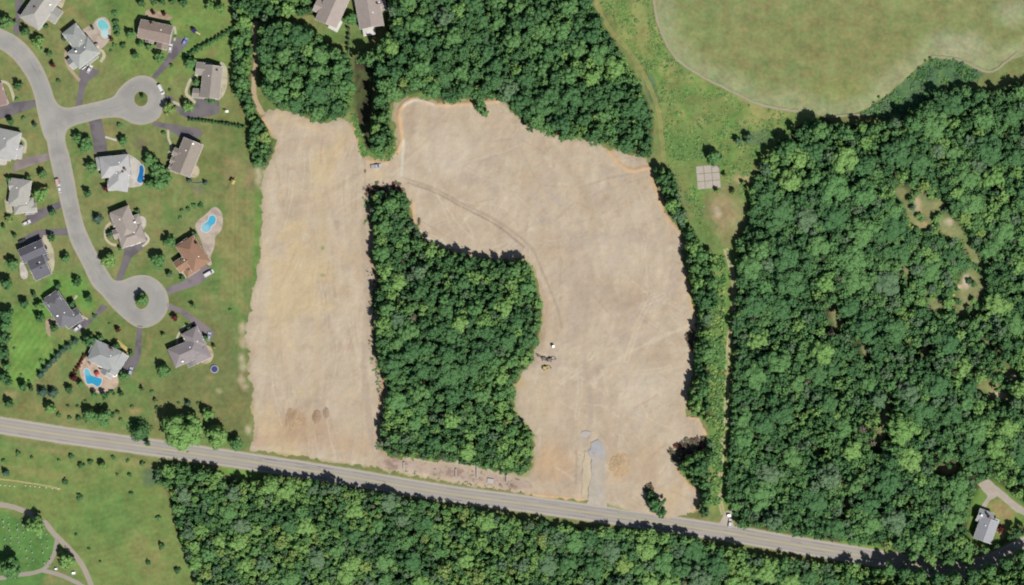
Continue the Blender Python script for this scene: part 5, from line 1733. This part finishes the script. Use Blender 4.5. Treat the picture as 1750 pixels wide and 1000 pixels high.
def clashes(x, y, r, k):
    ci, cj = int(x // CELL), int(y // CELL)
    for a in (-2, -1, 0, 1, 2):
        for b in (-2, -1, 0, 1, 2):
            for (qx, qy, qr) in cells.get((ci + a, cj + b), ()):
                if (qx - x) ** 2 + (qy - y) ** 2 < ((qr + r) * k) ** 2:
                    return True
    return False


def add_tree(x, y, r, tone, h, zname):
    cells.setdefault((int(x // CELL), int(y // CELL)), []).append((x, y, r))
    cands.append(dict(tall=len(cands) < 31, px=float(x), py=float(y), r=float(r), tone=tone, h=float(h), zone=zname, d=0))


# tall trees that stand out by their long shadows: over the gully, along the field hedge, at the east bend of the road
for (x, y, r, tone, h, zn) in [(650, 118, 14, 0, 20, 'north wood'), (652, 144, 13, 1, 20, 'north wood'), (650, 170, 13, 0, 19, 'north wood'), (654, 200, 12, 1, 17, 'wooded tongue'), (650, 236, 14, 0, 16, 'wooded tongue'),
                               (1206, 600, 17, 1, 15, 'field hedge'), (1200, 666, 14, 1, 15, 'field hedge'), (1194, 800, 17, 0, 15, 'field hedge'), (1180, 804, 12, 1, 13, 'field hedge'), (1216, 780, 12, 1, 14, 'field hedge'),
                               (668, 348, 15, 1, 15, 'central wood'), (648, 358, 10, 1, 13, 'central wood'), (800, 450, 13, 0, 15, 'central wood'), (880, 462, 13, 1, 14, 'central wood'),
                               (1400, 222, 18, 1, 17, 'eastern wood'), (1448, 230, 15, 1, 15, 'eastern wood'), (1350, 250, 14, 1, 16, 'eastern wood'), (1560, 212, 16, 1, 18, 'eastern wood'),
                               (1520, 974, 13, 1, 15, 'south wood'), (1546, 979, 14, 0, 18, 'south wood'), (1572, 984, 15, 1, 19, 'south wood'), (1602, 988, 15, 0, 19, 'south wood'), (1632, 989, 15, 1, 19, 'south wood'), (1662, 984, 15, 0, 19, 'south wood'), (1692, 975, 15, 1, 19, 'south wood'), (1720, 963, 14, 0, 19, 'south wood'), (1747, 950, 14, 1, 19, 'south wood'),
                               (1560, 951, 11, 1, 11, 'eastern wood'), (1590, 956, 12, 2, 11, 'eastern wood'), (1622, 960, 12, 1, 11, 'eastern wood'), (1654, 958, 11, 2, 10, 'eastern wood')]:
    add_tree(x, y, r, tone, h, zn)
for zi, (poly, passes, hh, tw, zname) in enumerate(ZONES):
    P = np.array(poly)
    x0, y0 = np.maximum(P.min(0), (-25, -25))
    x1, y1 = np.minimum(P.max(0), (1775, 1025))
    area = (x1 - x0) * (y1 - y0)
    for pi, rb in enumerate(passes):
        n = int(area / (rb * rb) * ((.55 if zname in ('eastern wood', 'central wood', 'south wood') else 5), 5, 3.0)[pi])
        X, Y = rng.uniform(x0, x1, n), rng.uniform(y0, y1, n)
        rs = rb * rng.uniform(.80, 1.22, n)
        if zname == 'central wood':      # a mature stand in the middle, scrub at the ends
            rs = rs * np.where((Y > 560) & (Y < 690), 1.15, .84)
        if zname == 'eastern wood':
            rs = rs * (.66 + .66 * fbm(X, Y, 120, 201))
        if zname == 'south wood':
            rs = rs * np.where((X > 1050) & (X < 1350), 1.3, np.where(X < 900, .86, 1.0))
        sd = signed(X, Y, poly)
        ok = sd > rs * .84 - 1.5
        for (cx, cy, rx, ry, rot) in CLEARINGS:
            r = math.radians(rot)
            u, v = (X - cx) * math.cos(r) + (Y - cy) * math.sin(r), -(X - cx) * math.sin(r) + (Y - cy) * math.cos(r)
            ok &= np.hypot(u / (rx * .95 + rs * .8), v / (ry * .95 + rs * .8)) > 1
        if zname == 'eastern wood':
            ok &= signed(X, Y, HOUSE_CLEARING) < -rs * .8
        ok &= seg_dist(X, Y, ROAD) > np.where((X > 1500) & (Y > 940), 9.0, 15 + rs * .6)
        if zname == 'north wood':      # the gully stays open, and the lawn of the twin houses
            ok &= signed(X, Y, [(606, 112), (640, 114), (642, 190), (634, 250), (612, 215), (602, 165)]) < -rs * .6
            ok &= signed(X, Y, [(530, -40), (664, -40), (660, 55), (612, 86), (575, 74), (535, 40)]) < -rs * .5
        if zname == 'western hedge':
            ok &= seg_dist(X, Y, [(437, 36), (434, 70), (438, 100), (433, 140), (437, 170), (446, 190), (462, 205)]) > 6 + rs * .75
            ok &= signed(X, Y, [(530, -40), (664, -40), (660, 55), (612, 86), (575, 74), (535, 40)]) < -rs * .5
        nzz = fbm(X, Y, 55, 301)
        gap = fbm(X, Y, 26, 333)
        hz = fbm(X, Y, 38, 371, 3)
        if pi == 2:                    # leave holes in the canopy
            ok &= gap > .40
        for i in np.nonzero(ok)[0]:
            x, y, r = X[i], Y[i], rs[i]
            if clashes(x, y, r, (.74, .66, .60)[pi]):
                continue
            nz_ = nzz[i]
            w = np.array(tw) * np.array([math.exp(-(nz_ - .5) * 6), 1, math.exp((nz_ - .5) * 6), 1, math.exp((nz_ - .5) * 7), 1])
            if zname == 'central wood' and 560 < y < 700:
                w = w * np.array([3, 1.4, .3, .2, .1, 0])
            if zname == 'eastern wood' and (1340 < x < 1720) and (340 < y < 700):
                w = w * np.array([1, 1, .6, 2.2, .6, 2])
            w = np.maximum(w, 0)
            tone = int(rng.choice(6, p=w / w.sum()))
            tone = (7 if r < 9 else 3) if tone == 5 else tone
            if zname == 'north wood' and x < 478:
                hz[i] *= .72
            h = hh * (.74 + .24 * min(1.35, r / passes[0])) * rng.uniform(.86, 1.12) * (.52 + .96 * hz[i])
            if zname == 'eastern wood':
                k = math.hypot((x - 1605) / 135, (y - 430) / 135)
                k2 = math.hypot((x - 1705) / 75, (y - 650) / 65)
                if (k < 1 and rng.random() < .55 * (1 - k) + .16) or (k2 < 1 and rng.random() < .5):
                    continue
                h *= .55 + .45 * min(1, k * k)
                h *= .7 + .3 * min(1, max(0, (x - 1255) / 40)) if y > 400 else (.62 + .38 * min(1, max(0, (x - 1290) / 60)) if y > 225 and x < 1350 else 1.0)
            if x > 1490 and zname == 'south wood':
                h *= 1.75
            add_tree(x, y, r, tone, h, zname)
# low understorey in the holes, one storey down
for zi, (poly, passes, hh, tw, zname) in enumerate(ZONES):
    P = np.array(poly)
    x0, y0 = np.maximum(P.min(0), (-20, -20))
    x1, y1 = np.minimum(P.max(0), (1770, 1020))
    n = int((x1 - x0) * (y1 - y0) / 45)
    X, Y = rng.uniform(x0, x1, n), rng.uniform(y0, y1, n)
    ok = (signed(X, Y, poly) > 2) & (seg_dist(X, Y, ROAD) > 19)
    for (cx, cy, rx, ry, rot) in CLEARINGS:
        r = math.radians(rot)
        u, v = (X - cx) * math.cos(r) + (Y - cy) * math.sin(r), -(X - cx) * math.sin(r) + (Y - cy) * math.cos(r)
        ok &= (np.hypot(u / (rx + 2), v / (ry + 2)) > 1) | (rng.random(n) < .14)
    if zname == 'eastern wood':
        ok &= signed(X, Y, HOUSE_CLEARING) < -3
    if zname == 'north wood':
        ok &= signed(X, Y, [(606, 112), (640, 114), (642, 190), (634, 250), (612, 215), (602, 165)]) < -1
    if zname in ('north wood', 'western hedge'):
        ok &= signed(X, Y, [(530, -40), (664, -40), (660, 55), (612, 86), (575, 74), (535, 40)]) < -4
    if zname == 'western hedge':
        ok &= seg_dist(X, Y, [(437, 36), (434, 70), (438, 100), (433, 140), (437, 170), (446, 190), (462, 205)]) > 9
    for i in np.nonzero(ok)[0]:
        r = rng.uniform(4.5, 7)
        if not clashes(X[i], Y[i], r, .56):
            add_tree(X[i], Y[i], r, int(rng.choice([0, 1, 2, 3], p=[.3, .4, .2, .1])), hh * rng.uniform(.42, .74) * (.5 if zname == 'eastern wood' and math.hypot(X[i] - 1605, Y[i] - 430) < 120 else 1), zname)
cands.sort(key=lambda q: -q['r'])
vis = lambda q: -8 < q['px'] < 1758 and -8 < q['py'] < 1008
seen = [q for q in cands if vis(q)]
forest = [q for q in seen if q['zone'] not in ('field hedge', 'western hedge', 'wooded tongue')]
forest.sort(key=lambda q: (not q['tall'], -q['r']))
forest = forest[:296]
hedge = [q for q in seen if q['zone'] in ('field hedge', 'western hedge', 'wooded tongue') and q['r'] > 6.5]
chosen = {id(q) for q in forest} | {id(q) for q in hedge}
for q in forest + hedge:
    q['desc'] = '%s %s tree' % (TONES[q['tone']], q['zone'])
rank_labels(forest, WOOD_MARKS, '%s, %s to the %s', 'tree')
rank_labels(hedge, WOOD_MARKS, '%s, %s to the %s', 'tree')
for q in forest:
    tree('forest_tree', q['px'], q['py'], q['r'] * 1.1, q['tone'], q['h'], q['label'], 'tree', 'large crowns of the ' + q['zone'], base=.40)
for q in hedge:
    tree('hedgerow_tree', q['px'], q['py'], q['r'] * 1.1, q['tone'], q['h'], q['label'], 'tree', 'trees of the ' + q['zone'], base=.18)

Qs, Ss, Ms, Ts = [], [], [], []
lib = {}
for q in cands:
    if id(q) in chosen:
        continue
    R = q['r'] * S * 1.12
    R0 = min((1.4, 1.9, 2.6, 3.4, 4.4, 5.6), key=lambda r: abs(r - R))
    key = (R0, random.randrange(5))
    if key not in lib:
        lib[key] = crown_arrays(5000 + int(R0 * 10) * 7 + key[1], R0, R0 * 1.35, .52 if R0 < 2.2 else .66, core=1)
    qq, ss = lib[key]
    a = random.uniform(0, 6.28)
    hc = q['h'] * .62
    m = np.array([[math.cos(a), -math.sin(a), 0], [math.sin(a), math.cos(a), 0], [0, 0, 1]])
    p = (qq.reshape(-1, 3) * np.array([R / R0, R / R0, hc / (R0 * 1.35 * .92)])) @ m.T
    x, y = W(q['px'], q['py'], q['h'] * .7)
    p = p + np.array([x, y, q['h'] * .38])
    Qs.append(p.reshape(-1, 4, 3))
    Ss.append(ss)
    Ms.append(np.full(len(ss), q['tone']))
    Ts.append(np.full(len(ss), random.random()))
canopy = quads_mesh('woodland_canopy', np.concatenate(Qs), np.concatenate(Ss), LEAF, np.concatenate(Ms), np.concatenate(Ts))
props(link(bpy.data.objects.new('woodland_canopy', canopy)), 'mass of smaller green crowns filling the woods between the large trees', 'woodland', kind='stuff')
print('trees', len(cands), 'single', len(forest), len(hedge), 'canopy quads', len(canopy.polygons))

# ------------------------------------------------------------------ yard trees, shrubs, hedges
# (plan x, y, radius, tone letter): r mid green, y bright green, d dark, g grey-green, s small dark shrub, m maroon, c blue-green conifer, l yellow-green
YARD = """11,38,14,r 43,53,9,d 64,73,13,y 83,92,6,r 90,111,5,m 99,138,4,s 31,147,8,d 28,170,4,s 109,64,5,c 196,23,6,s 197,38,6,s 199,48,6,s 200,58,5,s 190,67,4,m 195,77,4,s 210,78,6,s
189,87,3,s 230,94,7,d 222,59,9,r 240,75,7,r 253,80,7,r 272,98,10,r 293,112,4,s 324,108,12,r 289,186,12,l 320,182,11,y 335,141,7,r 362,173,7,r 290,154,3,s 243,165,4,d 204,214,5,s
133,236,10,r 144,243,12,r 18,207,7,d 40,202,4,s 59,214,5,g 209,241,9,r 279,227,4,s 241,5,8,d 262,2,7,d 277,3,6,d 294,3,7,d 312,4,8,d 357,10,8,y 376,14,10,y
146,248,13,r 156,285,11,r 257,274,14,r 270,290,16,r 271,312,15,r 257,313,10,r 282,302,11,r 180,322,6,m 150,330,8,d 72,298,8,r 15,307,6,r 69,332,15,y 48,303,5,r 88,363,7,d
15,376,8,l 6,388,4,r 24,403,4,d 165,373,8,c 186,403,5,g 87,406,7,d 112,442,9,r 21,451,12,r 186,444,14,y 205,425,4,r 269,445,15,r 289,413,12,r 289,469,6,g 310,445,6,d 312,476,5,r
311,361,4,s 321,357,4,s 332,352,5,s 343,351,5,s 308,373,4,s 332,401,6,g 131,482,8,d 9,484,12,d 99,489,6,d 221,363,3,s 235,361,5,s
40,519,9,d 58,505,5,d 67,523,9,y 67,543,9,d 122,520,7,d 150,511,8,d 161,540,4,s 93,560,8,d 201,564,5,m 187,554,3,s 151,583,12,d 171,578,6,r 199,591,8,d 224,606,5,r 126,646,6,m 136,656,6,r
211,643,10,r 161,674,6,r 176,674,6,d 207,674,5,d 243,666,4,r 260,670,4,s 265,684,4,s 268,697,4,s 279,633,13,r 298,543,6,m 330,523,5,r 393,530,3,s 366,593,4,l 279,573,4,l 243,513,12,r
10,540,14,d 8,558,12,r 6,580,12,d 5,604,12,d 10,626,9,r 6,645,10,d 36,641,3,s 49,652,3,s 70,617,4,s 24,596,3,s
38,661,9,d 15,653,8,d 53,665,5,d 70,670,8,c 88,671,8,c 117,666,8,d 14,691,9,d 84,699,11,y 100,710,5,s 118,714,4,s 134,715,5,s 153,710,14,r 176,715,16,r 171,694,4,s 146,686,3,s 132,695,3,s 116,694,3,s
226,696,4,s 201,705,4,s 192,710,5,s 206,718,4,s 236,737,16,k 289,696,4,s 305,689,3,s 320,689,5,c 338,689,3,s 354,708,12,y 310,742,38,y 372,746,22,y 403,760,14,r 252,758,6,d
31,776,5,s 54,782,3,s 6,788,4,s 8,808,6,c 100,787,3,s 121,780,5,s 138,796,6,s 154,790,5,s 174,796,8,y 193,782,4,s 218,788,4,s 243,793,5,s 200,811,3,s 221,812,4,s 111,824,6,s 136,850,6,s 224,843,4,s
271,886,5,s 130,914,3,s 152,938,3,s 171,960,2.4,s 276,934,6,s 253,962,5,s 303,976,6,s 60,900,19,y 18,972,22,r 112,958,16,y
520,18,8,r 600,32,13,r 596,50,4,g 596,60,4,g 596,68,4,g 595,77,4,g 595,86,4,g 1122,862,16,d 1112,848,9,d 1130,876,11,d 1222,268,15,r 1710,905,7,m
820,182,11,r 828,192,8,r 352,170,4,r 322,308,4,c 350,312,4,c 158,48,3,d 152,100,5,d 122,95,5,s 63,36,5,s 78,45,5,d 262,22,4,m 280,24,4,m 196,408,3,s 188,398,5,c 75,440,3,m 78,425,3,m
300,62,3,s 312,570,4,m 322,560,4,d 352,578,5,r 336,570,3,s 1280,236,10,g 1262,240,7,g 1590,99,3,s 1582,104,2.6,s 1630,102,2.6,s 60,880,2.4,s 1502,166,2.6,s 1494,176,2.6,s 1240,300,5,l 1226,326,5,l 1254,328,6,l 1270,312,4,l"""
KINDS = {'k': ('conifer', 0, 'dark green conifer', 2.6), 'r': ('yard_tree', 1, 'mid green tree', 1.7), 'y': ('yard_tree', 2, 'bright green tree', 1.75), 'd': ('yard_tree', 0, 'dark green tree', 1.9), 'g': ('yard_tree', 3, 'grey-green bush', 1.5), 'm': ('yard_tree', 5, 'maroon-leaved tree', 1.6), 'l': ('yard_tree', 4, 'yellow-green bush', 1.4), 'c': ('conifer', 6, 'blue-green conifer', 2.6), 's': ('shrub', 0, 'dark shrub', 1.7), 'b': ('shrub', 1, 'mid green shrub', 1.5)}
yard = []
for tok in YARD.split():
    x, y, r, k = tok.split(',')
    x, y, r = float(x), float(y), float(r)
    size = 'tiny ' if r < 3.5 else ('small ' if r < 6.5 else ('' if r < 12 else 'broad '))
    if k == 's' and (int(x * 7 + y * 3) % 5) < 2:
        k = 'b'
    yard.append(dict(px=x, py=y, r=r, k=k, desc=size + KINDS[k][2]))
MARKS = YARD_MARKS + [('lone roadside trees of the cleared field', 1122, 862), ('concrete pad', 1212, 302), ('crop field ditch', 1560, 150), ('northern edge of the cleared field', 800, 170), ('house in the eastern wood', 1686, 900), ('narrow pale track', 1245, 580)]
rank_labels(yard, MARKS, '%s, %s to the %s', 'tree')
for q in yard:
    nm, tone, _, hf = KINDS[q['k']]
    R = q['r'] * S
    if q['k'] in 'sb':
        h = max(1.2, R * hf * random.uniform(.8, 1.2))
        x, y = W(q['px'], q['py'], h * .7)
        me, R0 = crown_mesh(tone, R, random.randrange(3), 'round')
        t = empty('shrub', x, y, 0, random.uniform(0, 6.28))
        c = link(bpy.data.objects.new('foliage', me), t)
        c.scale = (R / R0 * 1.1, R / R0 * 1.1, h / (R0 * 1.35))
        st = link(bpy.data.objects.new('stem', trunk_mesh(1)), t)
        st.scale = (h * .8,) * 3
        props(t, q['label'], 'shrub', 'shrubs of the yards and the meadow')
    else:
        big = q['r'] > 12
        h = min(R * hf + 2.2, 17) if q['k'] not in 'ck' else min(R * 2.4 + 1.5, 13)
        tree(nm, q['px'], q['py'], q['r'] * 1.06, tone, h, q['label'], 'tree', 'conifers of the yards' if q['k'] in 'ck' else 'trees of the yards', kind='cone' if q['k'] in 'ck' else 'round', base=.16 if q['k'] not in 'ck' else .06)


rank_labels(hs, [('cemetery lane junction', 94, 925), ('bright cemetery tree', 60, 898), ('dark cemetery tree', 18, 972), ('west end of the cemetery lane', 0, 864), ('cemetery lane bend', 62, 978)], '%s, %s to the %s', '')
for q in hs:
    q['o']['label'] = 'small ' + q['label']


# rows planted in a line: every bush of a hedge is a part of that hedge
def hedge_row(pts, n, r, tone, h, label, kind='round', name='hedge'):
    ln = np.array(smooth_line(pts, 1.0))
    d = np.concatenate([[0], np.cumsum(np.hypot(*np.diff(ln, axis=0).T))])
    x0, y0 = W(*ln[len(ln) // 2], h)
    t = empty(name, x0, y0)
    props(t, label, 'hedge')
    for i in range(n):
        p = (np.interp((i + .5) / n * d[-1], d, ln[:, 0]), np.interp((i + .5) / n * d[-1], d, ln[:, 1]))
        R = r * S * random.uniform(.85, 1.15)
        me, R0 = crown_mesh(tone, R, random.randrange(3), kind)
        o = link(bpy.data.objects.new('bush', me), t)
        x, y = W(*p, h)
        o.location = (x - x0, y - y0, 0)
        hh = h * random.uniform(.85, 1.12)
        o.scale = (R / R0, R / R0, hh / (R0 * (1.25 if kind == 'round' else 3.0)))
        o.rotation_euler = (0, 0, random.uniform(0, 6))
    return t


hedge_row([(314, 98), (330, 88), (350, 76), (372, 64), (404, 44)], 14, 5.2, 0, 3.2, 'dark loose hedge running diagonally between the two northern lawns')
hedge_row([(321, 204), (360, 208), (418, 217)], 17, 3.8, 0, 2.8, 'long clipped dark hedge below the looping driveway')
hedge_row([(119, 648), (128, 634), (136, 622), (144, 606)], 8, 3.8, 5, 2.2, 'brownish bushy border west of the angular pool')
hedge_row([(196, 676), (190, 668), (182, 676), (176, 684)], 6, 3.6, 0, 1.8, 'dark border of bushes south of the angular pool')
crow = [(126, 583), (115, 591), (105, 598), (97, 606), (90, 614), (82, 623), (75, 631), (67, 640)]
for i, p in enumerate(crow):
    nth = ['first', 'second', 'third', 'fourth', 'fifth', 'sixth', 'seventh', 'eighth'][i]
    tree('conifer', p[0], p[1], 6.0, 6, 5.5, 'blue-green conifer of the slanting lawn row, %s from the slate grey house' % nth, 'tree', 'conifers of the slanting lawn row', kind='cone', base=.04)


# ------------------------------------------------------------------ rough growth: tufts nobody could count
def tufts(name, polys, n, size, tones, label, hmax, keep=None, seed=3):
    g = np.random.default_rng(seed)
    Q, M = [], []
    for poly, share in polys:
        P = np.array(poly)
        X, Y = g.uniform(P[:, 0].min(), P[:, 0].max(), int(n * share)), g.uniform(P[:, 1].min(), P[:, 1].max(), int(n * share))
        ok = in_poly(X, Y, poly) & (fbm(X, Y, 18, seed + 60) + .25 * (g.random(len(X)) - .5) > .47)
        ok &= seg_dist(X, Y, ROAD) > 17
        if keep is not None:
            ok &= keep(X, Y)
        X, Y = X[ok], Y[ok]
        tn = (fbm(X, Y, 24, seed + 90) * len(tones) * 1.4 - .2 * len(tones) + g.normal(size=len(X)) * .5).clip(0, len(tones) - 1).astype(int)
        sz = size * g.uniform(.5, 1.5, len(X))
        for k in range(5):
            a = g.uniform(0, 6.28, len(X))
            el = g.uniform(.3, 1.0, len(X))
            ux, uy = np.cos(a), np.sin(a)
            c = np.column_stack([(X - 875) * S + g.normal(size=len(X)) * sz * .4, (500 - Y) * S + g.normal(size=len(X)) * sz * .4, sz * g.uniform(.15, .6, len(X)) * hmax])
            u = np.column_stack([ux, uy, np.zeros(len(X))]) * (sz * .5)[:, None]
            v = np.column_stack([-uy * el, ux * el, 1 - el * .7]) * (sz * .5)[:, None]
            q = np.stack([c - u - v, c + u - v * .7, c + u * .6 + v, c - u * .8 + v * .8], 1)
            q[..., 2] = np.maximum(q[..., 2], .03)
            Q.append(q)
            M.append(np.array(tones)[tn])
    Q, M = np.concatenate(Q), np.concatenate(M)
    me = quads_mesh(name, Q, g.random(len(Q)), LEAF, M, g.random(len(Q)))
    return props(link(bpy.data.objects.new(name, me)), label, 'scrub', kind='stuff')


MEADOW = [(1024, 0), (1114, 0), (1122, 40), (1142, 86), (1162, 110), (1200, 134), (1300, 184), (1366, 196), (1330, 236), (1296, 276), (1280, 330), (1256, 415), (1226, 420), (1190, 380), (1160, 320), (1138, 280), (1134, 190), (1090, 100)]
CORRIDOR = [(1218, 440), (1244, 440), (1250, 560), (1240, 600), (1238, 720), (1230, 860), (1218, 862), (1216, 700), (1216, 560)]
def off_clear(X, Y):
    ok = np.ones(len(X), bool)
    for (cx, cy, rx, ry, rot) in CLEARINGS:
        r = math.radians(rot)
        u, v = (X - cx) * math.cos(r) + (Y - cy) * math.sin(r), -(X - cx) * math.sin(r) + (Y - cy) * math.cos(r)
        ok &= np.hypot(u / (rx * .9), v / (ry * .9)) > 1
    return ok


off_pad = lambda X, Y: (np.hypot(X - 1211, Y - 302) > 30) & (np.hypot((X - 1238) / 36, (Y - 366) / 52) > 1)
tufts('meadow_scrub', [(MEADOW, 1.0)], 12000, .55, (4, 2, 1, 4), 'rough grass and low scrub tufts of the north-eastern meadow', .7, off_pad, 3)
tufts('ditch_reeds', [(DITCH, 1.0)], 2600, .9, (6, 0, 1, 3), 'dark green reeds filling the ditch below the crop field', 1.0, None, 5)
tufts('lane_scrub', [(CORRIDOR, 1.0)], 2600, 1.1, (2, 1, 4, 1), 'bright low scrub along the narrow pale track', 1.1, lambda X, Y: np.abs(X - 1243) > 5, 7)
tufts('clearing_scrub', [(circle(1605, 430, 125, 30), 1.0)], 9000, 1.1, (3, 1, 4, 2, 7), 'thin pale scrub in the open part of the eastern wood', 1.3, off_clear, 9)
tufts('roadside_brush', [([(655, 786), (700, 790), (800, 803), (905, 820), (900, 842), (800, 828), (700, 810), (655, 800)], 1.0)], 800, .6, (7, 7, 3), 'dry brown brush strewn between the central wood and the road', .6, None, 11)
tufts('wood_edge_weeds', [([(600, 195), (608, 195), (628, 262), (645, 270), (668, 264), (676, 250), (682, 256), (668, 274), (640, 280), (618, 270)], 1.0)], 900, .8, (2, 1, 4), 'bright green weeds round the wooded tongue', .7, None, 13)
tufts('wood_edge_brush', [([(622, 330), (636, 330), (636, 430), (646, 500), (642, 600), (662, 660), (652, 770), (640, 772), (648, 690), (630, 600), (632, 500), (622, 420)], 1.0)], 1500, .8, (7, 7, 3, 1), 'dry brown brush along the western edge of the central wood', .8, None, 17)
tufts('edge_shade_tufts', [([(616, 322), (640, 312), (672, 306), (692, 318), (690, 328), (645, 328), (628, 345)], 1.0), ([(1142, 770), (1168, 750), (1206, 742), (1206, 762), (1168, 782), (1152, 796)], 1.0), ([(1172, 556), (1190, 552), (1190, 604), (1174, 596)], .6), ([(1092, 832), (1112, 826), (1118, 850), (1104, 856)], .5)], 900, .9, (7, 7, 5, 7), 'brown tufts added for the tree shade at the edges of the cleared field', 1.0, None, 19)  # brown tufts imitate tree shadows on the bare earth
